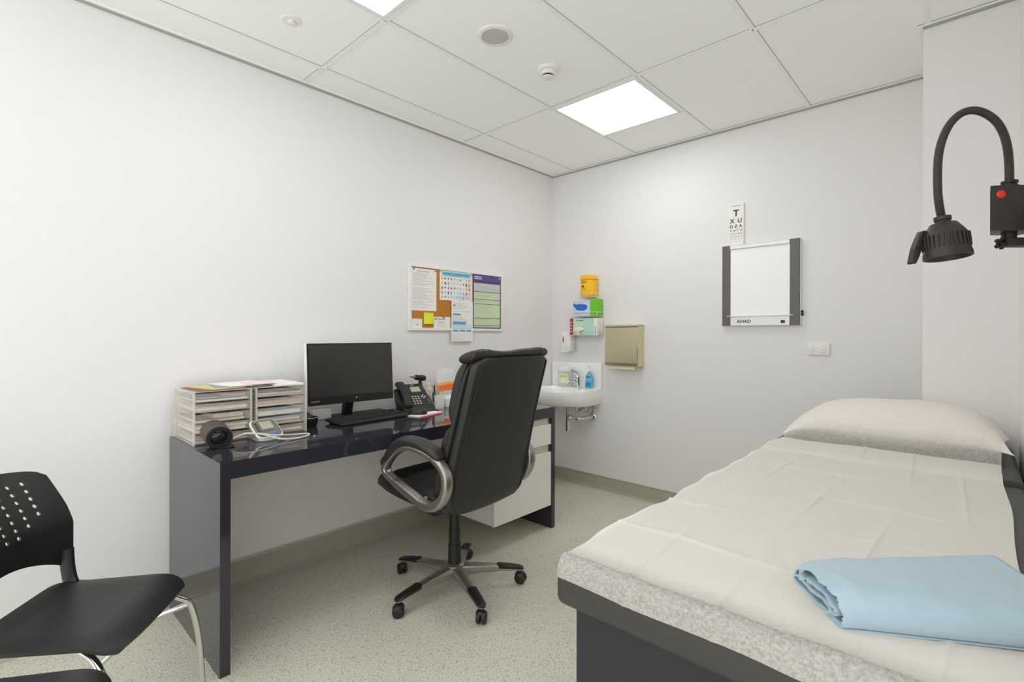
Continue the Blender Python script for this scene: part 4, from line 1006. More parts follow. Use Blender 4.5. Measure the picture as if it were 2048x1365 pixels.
# ---------------------------------------------------------------- office chair (built at the origin facing +x, then placed)
oc = thing('office_chair', 'high backed black leather swivel office chair with grey looped arms at the desk', 'office chair', (0.866, -1.890, 0.0), R(183))
LEG_AZ = [-89, -20, 53, 127, 195]
for az in LEG_AZ:
    a = R(az - 183); d_ = Vector((math.cos(a), math.sin(a), 0)); s_ = Vector((-d_.y, d_.x, 0))
    rings = []
    for q, (rr_, w, zt, zb) in enumerate([(0.02, 0.032, 0.128, 0.070), (0.07, 0.030, 0.124, 0.072), (0.14, 0.026, 0.116, 0.076), (0.22, 0.023, 0.106, 0.076), (0.30, 0.021, 0.094, 0.072), (0.335, 0.020, 0.086, 0.068), (0.348, 0.014, 0.080, 0.068)]):
        rings.append([d_ * rr_ + s_ * aa + Vector((0, 0, (zt + zb) / 2 + cc_)) for aa, cc_ in superellipse(w, (zt - zb) / 2, 3.5, 16)])
    leg = put('leg', loft(B(), rings), 'gunmetal', oc, local=True)
    rings = []
    for (rr_, w, zt, zb) in [(0.215, 0.015, 0.1075, 0.100), (0.225, 0.0245, 0.1105, 0.088), (0.30, 0.0225, 0.0985, 0.080), (0.338, 0.0215, 0.0895, 0.076), (0.352, 0.014, 0.083, 0.074)]:
        rings.append([d_ * rr_ + s_ * aa + Vector((0, 0, (zt + zb) / 2 + cc_)) for aa, cc_ in superellipse(w, (zt - zb) / 2, 3.5, 16)])
    put('foot_pad', loft(B(), rings), 'black', leg, local=True, label='black plastic cap on the leg')
    cst = d_ * 0.328
    wax = (s_ * math.cos(R(35)) + d_ * math.sin(R(35))).normalized()
    bm = B()
    for sg in (-1, 1):
        lathe(bm, [(0.0, 0.002 * sg), (0.020, 0.003 * sg), (0.0275, 0.006 * sg), (0.0275, 0.018 * sg), (0.022, 0.023 * sg), (0.0, 0.024 * sg)], cst + Vector((0, 0, 0.0285)) + d_ * 0.010, 24, axis=wax)
    cw = put('caster', bm, 'black', leg, local=True)
    bm = B(); lathe(bm, [(0.008, 0.050), (0.008, 0.072)], cst, 12); lathe(bm, [(0.0, 0.030), (0.021, 0.034), (0.024, 0.046), (0.016, 0.057), (0.0, 0.058)], cst + d_ * 0.004, 20)
    put('caster_hood', bm, 'black', leg, local=True)
put('hub', lathe(B(), [(0.0, 0.062), (0.045, 0.062), (0.050, 0.075), (0.048, 0.128), (0.036, 0.136), (0.0, 0.136)], (0, 0, 0), 32), 'gunmetal', oc, local=True)
put('gas_column', lathe(B(), [(0.041, 0.120), (0.041, 0.128), (0.034, 0.132), (0.032, 0.230), (0.029, 0.231), (0.029, 0.305), (0.0265, 0.306), (0.0265, 0.380), (0.022, 0.381), (0.022, 0.440)], (0, 0, 0), 32), 'black', oc, local=True)
put('seat_mechanism', box(B(), -0.10, 0.11, -0.055, 0.055, 0.415, 0.462, 0.008, 2), 'black', oc, local=True)
# seat cushion
rings = []
NS = 26
for i in range(NS + 1):
    u = i / NS; x = -0.21 + 0.55 * u
    ed = min(1.0, (1 - abs(2 * u - 1) ** 6) ** 0.5 + 0.001)
    zt = 0.555 + 0.012 * math.sin(u * 3.0) + (0.030 * max(0, (u - 0.55) / 0.35) ** 1.2 if u < 0.9 else 0.030 * (1)) - 0.05 * max(0, (u - 0.90) / 0.1) ** 2
    if u < 0.06: zt -= 0.04 * (0.06 - u) / 0.06
    zb = 0.455 + 0.035 * u ** 3
    hw = 0.262 - 0.02 * u
    hw *= 0.90 + 0.10 * ed
    ring = []
    for a, c_ in superellipse(hw, max(0.006, (zt - zb) / 2 * ed), 3.6, 36):
        zz = (zt + zb) / 2 + c_
        if c_ > 0:   # side bolster and stitched channels
            zz -= 0.014 * math.exp(-((abs(a) - 0.175) / 0.012) ** 2)
            zz += 0.012 * math.exp(-((abs(a) - 0.225) / 0.03) ** 2)
            zz -= 0.010 * math.exp(-((u - 0.72) / 0.02) ** 2)
        ring.append(Vector((x, a, zz)))
    rings.append(ring)
put('seat', loft(B(), rings), 'leather', oc, local=True, smooth=60)
# backrest: measured sections (z, half width, rear surface offset)
BK = [(0.462, 0.150, -0.205), (0.475, 0.215, -0.224), (0.51, 0.254, -0.236), (0.57, 0.268, -0.248), (0.64, 0.271, -0.262), (0.72, 0.269, -0.281), (0.80, 0.264, -0.303), (0.88, 0.259, -0.325), (0.96, 0.256, -0.347), (1.04, 0.255, -0.369), (1.10, 0.254, -0.387), (1.145, 0.252, -0.400), (1.180, 0.248, -0.410)]
def interp(tab, z, j):
    if z <= tab[0][0]: return tab[0][j]
    for a, b_ in zip(tab, tab[1:]):
        if z <= b_[0]:
            t_ = (z - a[0]) / (b_[0] - a[0]); return a[j] + (b_[j] - a[j]) * t_
    return tab[-1][j]
YB = 0.0      # centre of the back, chair frame
rings = []
for i in range(44):
    z = 0.462 + (1.180 - 0.462) * i / 43
    hw = interp(BK, z, 1); xr_ = interp(BK, z, 2)
    e = 1.0
    if z > 1.15: hw *= 1 - 0.25 * ((z - 1.15) / 0.018) ** 2 * 0.25
    th = 0.028 if z > 0.5 else 0.018 + 0.01 * (z - 0.462) / 0.038
    ring = []
    for a, c_ in superellipse(hw, th, 5, 40):
        x = xr_ + th + c_
        if c_ < 0: x -= 0.010 * (1 - (a / hw) ** 2)          # slight bulge of the rear panel
        ring.append(Vector((x, YB + a, z)))
    rings.append(ring)
put('backrest', loft(B(), rings), 'leather', oc, local=True, smooth=60)
# piping round the rear panel
for sg in (-1, 1):
    pts = [Vector((interp(BK, z, 2) + 0.0012, YB + sg * (interp(BK, z, 1) * 0.90), z)) for z in [0.50 + 0.655 * k / 24 for k in range(25)]]
    put('piping', tube(B(), pts, 0.0032, 8), 'blackm', oc, local=True)
# front cushion: side band, three pads
def cushion(z0, z1, th, hwk, name, top_round=0.3, x_off=0.0):
    rings = []; N_ = 18
    for i in range(N_ + 1):
        u = i / N_; z = z0 + (z1 - z0) * u
        e = (1 - abs(2 * u - 1) ** 3.5) ** 0.5
        hw = interp(BK, z, 1) * hwk * (0.93 + 0.07 * e); xr_ = interp(BK, z, 2) + 0.058 + x_off
        t_ = max(0.004, th * e)
        ring = []
        for a, c_ in superellipse(hw, t_, 3.0, 32):
            x = xr_ + t_ * 0.9 + c_
            if c_ > 0: x -= 0.010 * math.exp(-((abs(a) - hw * 0.62) / 0.012) ** 2) * e
            ring.append(Vector((x, YB + a, z)))
        rings.append(ring)
    put(name, loft(B(), rings), 'leather', oc, local=True, smooth=60)
cushion(0.50, 1.165, 0.026, 0.985, 'back_padding')
cushion(0.885, 1.175, 0.046, 0.95, 'head_pad', x_off=0.020)
cushion(0.680, 0.885, 0.036, 0.95, 'back_pad', x_off=0.022)
cushion(0.500, 0.690, 0.040, 0.93, 'lumbar_pad', x_off=0.022)
# padded roll folded over the top edge
rings = []
for i in range(49):
    u = i / 48; y = YB + (-0.256 + 0.512 * u)
    e = (1 - abs(2 * u - 1) ** 12) ** 0.5
    sag = -0.009 * math.exp(-((u - 0.60) / 0.18) ** 2) + 0.004 * math.exp(-((u - 0.86) / 0.08) ** 2) + 0.004 * math.exp(-((u - 0.12) / 0.08) ** 2)
    groove = 0.005 * (math.exp(-((u - 0.14) / 0.007) ** 2) + math.exp(-((u - 0.86) / 0.007) ** 2))
    ring = []
    for a, c_ in superellipse(0.054 * (0.88 + 0.12 * e) - groove, (0.026 - groove) * (0.6 + 0.4 * e), 3.0, 28):
        ring.append(Vector((-0.340 + a, y, 1.184 + sag * (c_ > 0) + c_ - 0.25 * a)))
    rings.append(ring)
put('top_roll', loft(B(), rings), 'leather', oc, local=True, smooth=60)
# looped arms with pads
loop = [(0.162, 0.648), (0.122, 0.698), (0.068, 0.738), (-0.02, 0.765), (-0.13, 0.755), (-0.205, 0.730), (-0.252, 0.69), (-0.262, 0.63), (-0.235, 0.57), (-0.18, 0.53), (-0.11, 0.527), (-0.03, 0.55), (0.05, 0.575), (0.118, 0.600), (0.156, 0.620)]
for sg in (-1, 1):
    ya = 0.295 if sg > 0 else -0.283
    pr = superellipse(0.024, 0.014, 3.2, 20)
    pts = [Vector((x, ya, z)) for x, z in loop]
    P = catmull(pts, 6, True)
    b = B(); rings = []
    L_ = len(P); cen = Vector((-0.05, ya, 0.64))
    for i, p in enumerate(P):
        t_ = (P[(i + 1) % L_] - P[i - 1]).normalized(); s2 = Vector((0, 1, 0)); u2 = s2.cross(t_).normalized()
        low = 1.0 + 0.55 * max(0, min(1, (0.62 - p.z) / 0.06)) * (1 if p.x < 0.08 else 0.3)
        if p.x < -0.19: low = max(low, 1.35)
        rings.append([p + s2 * a + u2 * (c_ * low) for a, c_ in pr])
    arm = put('armrest', loft(b, rings, caps=False, closed_path=True), 'gunmetal', oc, local=True)
    pad = [(0.174, 0.648), (0.162, 0.677), (0.130, 0.702), (0.092, 0.746), (0.050, 0.777), (0.0, 0.795), (-0.10, 0.793), (-0.18, 0.770), (-0.228, 0.742)]
    PP = catmull([Vector((x, ya, z)) for x, z in pad], 6)
    rings = []
    for i, p in enumerate(PP):
        a_ = i / (len(PP) - 1); t_ = (PP[min(i + 1, len(PP) - 1)] - PP[max(i - 1, 0)]).normalized(); s2 = Vector((0, 1, 0)); u2 = s2.cross(t_).normalized()
        e = max(0.15, (1 - abs(2 * a_ - 1) ** 8) ** 0.5)
        w = (0.030 + 0.010 * min(1, a_ * 3)) * e; h_ = (0.012 + 0.009 * min(1, a_ * 2.5)) * e
        rings.append([p + s2 * a + u2 * c_ for a, c_ in superellipse(w, h_, 2.6, 24)])
    put('arm_pad', loft(B(), rings), 'leather', arm, local=True, smooth=60, label='padded black leather arm top')
    put('arm_bolt', lathe(B(), [(0.009, 0), (0.008, 0.006), (0.0, 0.007)], Vector((-0.10, ya - sg * 0.02, 0.545)), 16, axis=(0, -sg, 0)), 'silver', arm, local=True)
    put('arm_bracket', tube(B(), [(-0.06, ya - sg * 0.01, 0.535), (-0.06, ya - sg * 0.10, 0.447), (-0.06, ya - sg * 0.22, 0.440)], 0.014, 10, n=4), 'black', oc, local=True)

# ---------------------------------------------------------------- visitor chairs
def visitor_chair(label, loc, rz):
    """origin on the floor below the middle of the seat, facing +x"""
    t = thing('visitor_chair', label, 'chair', loc, rz, 'black plastic visitor chairs')
    W_ = 0.216
    def seat_fn(u, v):      # u back->front, v right->left
        x = -0.165 + 0.385 * u; y = (v * 2 - 1)
        hw = W_ - 0.016 * (1 - u)
        if u > 0.80: hw -= 0.030 * ((u - 0.80) / 0.20) ** 3
        if u < 0.15: hw -= 0.030 * ((0.15 - u) / 0.15) ** 2
        z = 0.455 - 0.010 * math.sin(math.pi * u) * (1 - y * y)
        z -= 0.036 * max(0, (u - 0.72) / 0.28) ** 2
        z -= 0.010 * (max(0, abs(y) - 0.65) / 0.35) ** 2
        z += 0.012 * max(0, (0.15 - u) / 0.15)
        x += (-0.014 if u > 0.5 else 0.010) * abs(y) ** 5 * abs(2 * u - 1) ** 3
        return Vector((x, y * hw, z))
    b = B(); grid(b, seat_fn, 24, 28); thicken(b, 0.012)
    put('seat', b, 'black', t, local=True, smooth=50)
    # perforated shell back
    def back_pt(u, v):      # u bottom->top, v -1..1
        zb = 0.560 - 0.072 * v * v - 0.012 * abs(v) ** 12; zt = 0.846 - 0.024 * v * v - 0.016 * abs(v) ** 14
        z = zb + (zt - zb) * u
        w = 0.217 - 0.012 * max(0, (z - 0.70) / 0.12) - (0.004 * max(0, (z - 0.80) / 0.02) if abs(v) > 0.95 else 0)
        x = -0.155 - 0.050 * (1 - v * v) - 0.088 * (max(0, z - 0.64) / 0.19) ** 1.25
        return Vector((x, v * w, z))
    NU, NV = 84, 124
    b = bmesh.new(); V = {}
    holes = []
    for lat, cnt in ((0.138, 5), (0.098, 6), (0.058, 7), (0.019, 7)):
        for sg in (-1, 1):
            for k in range(cnt): holes.append((sg * lat, 0.797 - 0.0245 * k))
    HR = 0.0064
    for i in range(NU + 1):
        for j in range(NV + 1): V[i, j] = b.verts.new(back_pt(i / NU, j / NV * 2 - 1))
    def inside(p):
        return any((p.y - hy) ** 2 + (p.z - hz) ** 2 < HR * HR for hy, hz in holes)
    for i in range(NU):
        for j in range(NV):
            if not inside(back_pt((i + .5) / NU, (j + .5) / NV * 2 - 1)): b.faces.new((V[i, j], V[i + 1, j], V[i + 1, j + 1], V[i, j + 1]))
    for v in [v for v in b.verts if not v.link_faces]: b.verts.remove(v)
    for v in b.verts:       # round the rims of the holes
        if v.is_boundary:
            for hy, hz in holes:
                dy_, dz_ = v.co.y - hy, v.co.z - hz; dd = math.hypot(dy_, dz_)
                if 1e-5 < dd < HR * 1.7: v.co.y = hy + dy_ / dd * HR; v.co.z = hz + dz_ / dd * HR; break
    thicken(b, 0.006)
    put('backrest', b, 'black', t, local=True, smooth=50)
    for sg in (-1, 1):
        put('back_support', tube(B(), [(-0.138, sg * 0.182, 0.446), (-0.148, sg * 0.187, 0.468), (-0.156, sg * 0.190, 0.51), (-0.159, sg * 0.191, 0.56)], 1.0, n=5, prof=superellipse(0.012, 0.020, 3, 16), up=(1, 0, 0)), 'black', t, local=True)
        yl = sg * 0.215
        put('leg', tube(B(), [(0.05, sg * 0.150, 0.420), (0.09, sg * 0.158, 0.412), (0.140, sg * 0.180, 0.392), (0.176, sg * 0.205, 0.360), (0.205, sg * 0.228, 0.320), (0.225, sg * 0.245, 0.19), (0.236, sg * 0.252, 0.008)], 0.0095, 12, n=7), 'chrome', t, local=True, label='chrome front leg')
        put('leg', tube(B(), [(0.204, sg * 0.227, 0.325), (0.155, sg * 0.234, 0.305), (0.08, sg * 0.246, 0.270), (-0.02, sg * 0.244, 0.190), (-0.12, sg * 0.244, 0.095), (-0.19, sg * 0.246, 0.008)], 0.0085, 12, n=7), 'chrome', t, local=True, label='chrome rear leg curving back from the front leg')
        for fx, fy in ((0.236, 0.252), (-0.19, 0.246)):
            put('foot', lathe(B(), [(0.012, 0.0), (0.0125, 0.012), (0.011, 0.022)], (fx, sg * fy, 0.0), 14), 'black', t, local=True)
    put('cross_bar', tube(B(), [(-0.10, -0.157, 0.415), (-0.10, 0.157, 0.415)], 0.009, 10), 'chrome', t, local=True)
    return t
fx, fy = math.cos(R(52.5)), math.sin(R(52.5))
cm = Vector((0.925, -3.155, 0)) - Vector((fx, fy, 0)) * 0.20
visitor_chair('black plastic visitor chair with perforated back and chrome legs beside the desk end', cm, R(52.5))
rt = Vector((fy, -fx, 0))
visitor_chair('black plastic visitor chair of which only the seat corner shows at the bottom left', cm + rt * 0.512 + Vector((fx, fy, 0)) * 0.062, R(52.5))

# ---------------------------------------------------------------- examination couch
BX_0, BX_1, BYF, BYH, BTOP = 2.110, 2.900, -2.672, -0.580, 0.800
cch = thing('examination_couch', 'wide charcoal vinyl examination couch on a dark box base along the right wall', 'examination couch', (2.5, -1.63, 0))
put('base_cabinet', box(B(), 2.150, 2.895, -2.645, BYH - 0.01, 0.0, 0.693, 0.002, 1), 'navy', cch)
put('mattress', box(B(), BX_0, BX_1, BYF, -1.285, 0.693, BTOP, 0.020, 4), 'vinyl', cch, label='long foot section of the mattress')
hm = B(); box(hm, BX_0, BX_1, -1.278, BYH, 0.697, BTOP + 0.014, 0.026, 4)
put('mattress', hm, 'vinyl', cch, label='head section of the mattress')

# pillow
PC = Vector((2.512, -0.805, 0.0)); PA, PB = 0.378, 0.205
PZ0 = BTOP + 0.016
def pil_h(u, v):
    return max(0.0, (1 - abs(u) ** 2.6)) ** 0.45 * max(0.0, (1 - abs(v) ** 2.4)) ** 0.5
def pil_seam(u, v):
    return PZ0 + 0.058 - 0.046 * (abs(u) ** 5) * (1 if u < 0 else 0.55)
def pil_xy(u, v):
    k = 1 - 0.07 * (1 - abs(v) ** 2) ; k2 = 1 - 0.07 * (1 - abs(u) ** 2)
    x = PC.x + PA * u * (k if abs(u) > 0.0 else 1); y = PC.y + PB * v * k2
    return x, y
def wr(x, y, s=1.0):
    return (noise.noise(Vector((x * 9, y * 9, 2.0))) * 0.6 + noise.noise(Vector((x * 24, y * 16, 5.0))) * 0.3) * s
def pil_top(u, v):
    x, y = pil_xy(u, v); return Vector((x, y, pil_seam(u, v) + 0.122 * pil_h(u, v) * (1 + 0.08 * u) + wr(x, y, 0.007) * min(1, 3 * pil_h(u, v))))
def pil_bot(u, v):
    x, y = pil_xy(u, v); return Vector((x, y, max(PZ0, pil_seam(u, v) - 0.058 * min(1, 1.1 * pil_h(u, v) ** 1.6))))
b = B(); NP = 36
Vt = grid(b, lambda a, c_: pil_top(a * 2 - 1, c_ * 2 - 1), NP, NP); Vb = grid(b, lambda a, c_: pil_bot(a * 2 - 1, c_ * 2 - 1), NP, NP)
bmesh.ops.remove_doubles(b, verts=b.verts, dist=0.0006)
tp_ = thing('pillow', 'white pillow in a disposable slip at the head of the examination couch', 'pillow', (PC.x, PC.y, PZ0))
put('pillow_body', b, 'pillow', tp_, smooth=80)
# disposable sheet: runs up the foot end, along the couch and over the pillow
SX0, SX1 = 2.122, 2.852
def crease(x, y):
    z = 0.0
    for k, cx_ in enumerate((2.275, 2.455, 2.62, 2.76)):
        xx = cx_ + 0.010 * math.sin(y * 4 + k)
        z += 0.0052 * math.exp(-abs(x - xx) / 0.0055) * (0.5 + 0.5 * math.sin(y * 7 + k * 2))
    for k, cy_ in enumerate((-2.42, -2.13, -1.83, -1.52, -1.22)):
        yy = cy_ + (x - 2.5) * (0.06 if k % 2 else -0.04) + 0.006 * math.sin(x * 14 + k)
        z += 0.0068 * math.exp(-abs(y - yy) / 0.0065) * (0.55 + 0.45 * math.sin(x * 9 + k * 1.7))
    z += 0.0045 * (noise.noise(Vector((x * 6, y * 5, 0.3))) + 0.5) + 0.0014 * (noise.noise(Vector((x * 40, y * 14, 4.3))) + 0.5)
    return z
def pillow_surface(x, y):
    v = (y - PC.y) / PB; u = (x - PC.x) / PA
    if abs(u) > 0.999 or abs(v) > 0.999: return None
    u2, v2 = u / (1 - 0.07 * (1 - v * v)), v / (1 - 0.07 * (1 - u * u))
    u2 = max(-1, min(1, u2)); v2 = max(-1, min(1, v2))
    return pil_seam(u2, v2) + 0.122 * pil_h(u2, v2) * (1 + 0.08 * u2) + wr(x, y, 0.007) * min(1, 3 * pil_h(u2, v2))
path = []      # (y, z or None for resting on top)
hem = 0.757
for k in range(7): path.append((BYF - 0.004, hem + (BTOP - 0.020 - hem) * k / 6))
for k in range(1, 7):
    a = R(90 * k / 6); path.append((BYF + 0.020 - 0.024 * math.cos(a), BTOP - 0.020 + 0.024 * math.sin(a)))
yy = BYF + 0.026
while yy < -1.035: path.append((yy, None)); yy += 0.007
ycont = -1.035; nbr = 14
for k in range(nbr): path.append((ycont + 0.040 * (k / nbr), ('bridge', k / nbr)))
yy = ycont + 0.042
while yy < -0.60: path.append((yy, 'pillow')); yy += 0.010
NX = 250
b = bmesh.new(); lay = b.verts.layers.float.new('tex_factor'); VV = []
for (y, z) in path:
    row = []
    for i in range(NX + 1):
        u = i / NX
        ed = 0.006 * math.sin(y * 11) + 0.004 * math.sin(y * 29 + 1)
        if z in (None,) and y < -1.9: ed += 0.0
        ins = 0.055 / (1 + math.exp(-(y + 0.96) / 0.03)) + 0.012 / (1 + math.exp(-(y + 1.28) / 0.01))
        x = SX0 + ed + ins + (SX1 - SX0 - ed - ins + 0.004 * math.sin(y * 8 + 2)) * u
        if z is None:
            base = BTOP + 0.002 + (0.014 / (1 + math.exp(-(y + 1.283) / 0.006)) if y > -1.34 else 0)
            zz = base + crease(x, y); p = Vector((x, y, zz))
        elif z == 'pillow':
            s_p = pillow_surface(x, y)
            zz = (s_p if s_p is not None else BTOP + 0.03) + 0.004
            zz = max(zz, BTOP + 0.02)
            p = Vector((x, y, zz))
        elif isinstance(z, tuple):
            yt = ycont + 0.042; s_p = pillow_surface(x, yt) or (BTOP + 0.03); top = max(s_p + 0.004, BTOP + 0.02)
            lo = BTOP + 0.0165 + crease(x, ycont); k_ = z[1]; p = Vector((x, y - 0.006 * math.sin(math.pi * k_), lo + (top - lo) * (k_ ** 1.2)))
        else:
            d_ = 0.0012 * (1 + noise.noise(Vector((x * 12, z * 30, 1)))) + 0.6 * crease(x, -2.6) * (1 if z < BTOP - 0.02 else 0.8)
            hz = 0.002 * math.sin(x * 21) * (1 - (z - hem) / 0.05) if z < BTOP - 0.02 else 0
            p = Vector((x, y - d_, z + max(-0.003, hz))) if z < BTOP - 0.005 else Vector((x, y, z + crease(x, y)))
        row.append(b.verts.new(p))
    VV.append(row)
for r0, r1 in zip(VV, VV[1:]):
    for i in range(NX): b.faces.new((r0[i], r0[i + 1], r1[i + 1], r1[i]))
for (y, z), row in zip(path, VV):  # alpha cut painted in as shade on hem, foot edge and bridge
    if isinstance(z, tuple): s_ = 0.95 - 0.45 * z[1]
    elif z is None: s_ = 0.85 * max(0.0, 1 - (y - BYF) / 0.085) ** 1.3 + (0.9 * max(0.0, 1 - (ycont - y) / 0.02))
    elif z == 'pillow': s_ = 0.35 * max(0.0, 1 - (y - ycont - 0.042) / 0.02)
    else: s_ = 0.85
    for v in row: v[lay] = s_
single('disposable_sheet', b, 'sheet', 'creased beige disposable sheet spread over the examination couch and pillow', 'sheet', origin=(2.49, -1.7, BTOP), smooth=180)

# folded blue cloth on the foot of the couch
A0 = Vector((2.525, -2.462, 0)); Dn = Vector((2.630, -2.580, 0)); B0 = Vector((2.795, -2.150, 0))
ex = (B0 - A0).normalized(); 
BZT = BTOP + 0.0075
LEN = 0.42
# cross-section of the folded cloth: q = 0 at the far edge, 1 at the near fold; z above the sheet
sec = [(0.97, 0.0), (0.5, 0.0), (0.03, 0.001), (-0.02, 0.006), (0.03, 0.012), (0.5, 0.013), (0.88, 0.010), (0.95, 0.016), (0.90, 0.024), (0.5, 0.027), (0.10, 0.024), (0.03, 0.030), (0.10, 0.037), (0.45, 0.044), (0.80, 0.050), (0.93, 0.046), (1.01, 0.030), (1.02, 0.014), (0.99, 0.003)]
sec3 = [(1.00, 0.0005), (0.6, 0.0005), (0.05, 0.001), (-0.015, 0.008), (0.04, 0.0145), (0.5, 0.0155), (0.85, 0.0135), (0.91, 0.020), (0.86, 0.028), (0.5, 0.032), (0.12, 0.029), (0.06, 0.031)]
top = [(-0.005, 0.030), (0.02, 0.041), (0.12, 0.047), (0.45, 0.053), (0.75, 0.056), (0.90, 0.052), (0.985, 0.040), (1.015, 0.022), (1.005, 0.006), (0.96, 0.003), (0.7, 0.0045)]
def cloth_strip(secpts, extra_seed, thick):
    P_ = catmull([Vector((q, z, 0)) for q, z in secpts], 5)
    b = bmesh.new(); rows = []
    NL = 60
    for i in range(NL + 1):
        s = i / NL
        # width direction swings and widens a little towards the wall
        wv = (Dn - A0).lerp(Vector((2.90, -2.375, 0)) - B0 + Vector((0.02, -0.02, 0)), min(1, s * 1.1))
        row = []
        for p in P_:
            q, z = p.x, p.y
            n1 = noise.noise(Vector((s * 7, q * 4, extra_seed)))
            end = math.exp(-s / 0.035)
            pull = 0.007 * end * noise.noise(Vector((q * 14, z * 260, extra_seed)))
            zz = z * (1 - 0.18 * s) * (0.84 + 0.16 * min(1, s / 0.08)) + 0.0035 * n1 * min(1, z / 0.02) - 0.012 * end * (1 if q < 0.2 and z > 0.02 else 0)
            pos = A0 + ex * (LEN * s + pull + 0.006 * n1 - 0.012 * end * (q - 0.5)) + wv * (q + 0.012 * n1)
            pos.x = min(pos.x, XR - 0.006)
            row.append(b.verts.new((pos.x, pos.y, BZT + max(0.0, zz))))
        rows.append(row)
    for r0, r1 in zip(rows, rows[1:]):
        for k in range(len(P_) - 1): b.faces.new((r0[k], r0[k + 1], r1[k + 1], r1[k]))
    thicken(b, thick)
    return b
bt = B(); merge(bt, cloth_strip(sec3, 1.0, 0.0022)); merge(bt, cloth_strip(top, 9.0, 0.0022))
single('folded_blue_cloth', bt, 'blue_cloth', 'folded light blue cloth lying on the foot end of the examination couch', 'folded cloth', origin=(2.66, -2.40, BZT), smooth=180)

# ---------------------------------------------------------------- gooseneck examination lamp on the right wall
LC = Vector((2.8340, -1.9810, 1.5560))      # centre of the switch box
la = Vector((0.7326, 0.6807, 0)); lf = Vector((-0.6807, 0.7326, 0)); lu = Vector((0, 0, 1))
lamp = thing('examination_lamp', 'dark gooseneck examination lamp mounted on the right wall over the couch', 'examination lamp', (LC.x, LC.y, LC.z))
PXM = 1.10 / 996.5                              # metres per unit of the lamp drawing grid
def lp(u, v, d=0.0): return LC + la * ((u - 2015) * PXM) + lu * ((422 - v) * PXM) + lf * d
def lbox(u0, u1, v0, v1, d0, d1, bev=0.002):
    b = B(); box(b, (u0 - 2015) * PXM, (u1 - 2015) * PXM, d0, d1, (422 - v1) * PXM, (422 - v0) * PXM, bev, 2)
    b.transform(Matrix.Translation(LC) @ Matrix((la, lf, lu)).transposed().to_4x4()); return b
b = B()
pol = [(-0.061, -0.024), (-0.024, -0.031), (-0.015, -0.032), (-0.008, -0.030), (0.052, -0.024), (0.052, 0.030), (-0.010, 0.030)]
prism(b, pol, (422 - 466) * PXM, (422 - 378) * PXM, 'xy', bev=0.002)
b.transform(Matrix.Translation(LC) @ Matrix((la, lf, lu)).transposed().to_4x4())
put('switch_box', b, 'lampb', lamp)
put('power_button', lathe(B(), [(0.0085, 0), (0.0085, 0.002), (0.006, 0.004), (0.0, 0.0045)], lp(1977, 396, -0.0272), 20, axis=-lf + la * -0.19), 'redbtn', lamp, label='red power button')
put('neck_socket', lathe(B(), [(0.0145, 0), (0.0145, 0.006), (0.0125, 0.007), (0.0125, 0.010), (0.0145, 0.011), (0.0145, 0.016)], lp(2019, 377, 0), 20), 'black', lamp)
neck = [(2019, 368), (2018, 330), (2015, 298), (2007, 268), (1992, 243), (1968, 226), (1944, 221), (1921, 228), (1900, 248), (1885, 278), (1877, 312), (1875, 350), (1876, 390), (1880, 420), (1884, 440)]
NPT = catmull([lp(u, v, 0.0) for u, v in neck], 60)
seglen = 0; 
put('gooseneck', tube(B(), NPT, lambda a: 0.0079 + 0.00035 * math.sin(a * len(NPT) * 1.2566), 14), 'lampb', lamp)
hdv = (lu * -1 + la * 0.05 + lf * -0.10).normalized(); hp = lp(1885, 438)
hs_ = put('lamp_head', lathe(B(), [(0.0, -0.004), (0.0155, -0.004), (0.0155, 0.004), (0.0135, 0.0055), (0.0135, 0.008), (0.024, 0.012), (0.033, 0.026), (0.0365, 0.032), (0.0385, 0.036), (0.0405, 0.070), (0.0430, 0.080), (0.0430, 0.088), (0.0405, 0.089), (0.0375, 0.082), (0.034, 0.070), (0.0, 0.070)], hp, 48, axis=hdv), 'lampb', lamp)
q_ = Vector((0, 0, 1)).rotation_difference(hdv).to_matrix().to_4x4()
b = B()
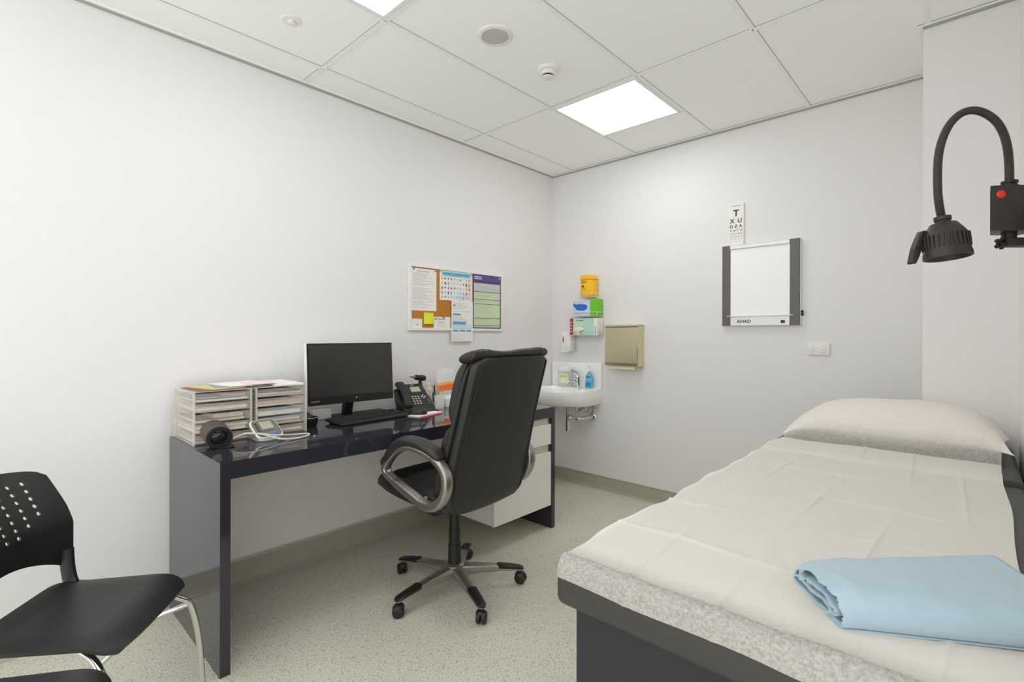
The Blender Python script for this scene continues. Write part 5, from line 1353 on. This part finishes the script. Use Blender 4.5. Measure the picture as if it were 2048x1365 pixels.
for k in range(28):
    bb = B(); box(bb, 0.0375, 0.0425, -0.0016, 0.0016, 0.038, 0.068, 0.0008, 1)
    bb.transform(Matrix.Translation(hp) @ q_ @ Matrix.Rotation(2 * math.pi * k / 28, 4, 'Z')); merge(b, bb)
put('cooling_fins', b, 'lampb', hs_)
put('lens', lathe(B(), [(0.0, 0.0705), (0.030, 0.0705), (0.030, 0.073), (0.0, 0.076)], hp, 32, axis=hdv), 'glass', hs_, label='pale glass lens')
b = B(); prof = [(1848, 462), (1856, 460), (1861, 463), (1858, 480), (1849, 492), (1843, 515), (1838, 527), (1829, 528), (1828, 524), (1835, 495), (1843, 475)]
pp = [((u - 2015) * PXM, (422 - v) * PXM) for u, v in prof]
prism(b, pp, 0.006, 0.020, 'xz', bev=0.0015)
b.transform(Matrix.Translation(LC) @ Matrix((la, lf, lu)).transposed().to_4x4())
hl = put('aiming_handle', b, 'lampb', hs_)
put('handle_joint', tube(B(), [lp(1853, 470, 0.012), lp(1872, 474, 0.012)], 0.006, 10), 'lampb', hs_)
put('clamp_stem', lathe(B(), [(0.013, 0), (0.013, 0.012), (0.014, 0.012), (0.014, 0.014)], lp(2018, 478), 18), 'black', lamp)
b = lbox(2005, 2106, 477, 494, -0.014, 0.014, 0.003)
put('wall_arm', b, 'lampb', lamp)
b = B(); box(b, XR - 0.012, XR - 0.0005, LC.y + 0.005, LC.y + 0.125, 1.42, 1.56, 0.003, 2); put('wall_plate', b, 'lampb', lamp)
b = B()
cN = lp(1999, 488, -0.002)
for k in range(5):
    a = 2 * math.pi * k / 5; bb = B(); lathe(bb, [(0.0035, 0), (0.0042, 0.012), (0.0, 0.0135)], (0, 0, 0), 10)
    dv = (la * math.cos(a) * 0.9 + lu * math.sin(a)); q2 = Vector((0, 0, 1)).rotation_difference(dv).to_matrix().to_4x4()
    bb.transform(Matrix.Translation(cN) @ q2); merge(b, bb)
lathe(b, [(0.0065, -0.004), (0.0065, 0.016)], cN, 14, axis=la)
put('clamp_knob', b, 'black', lamp)
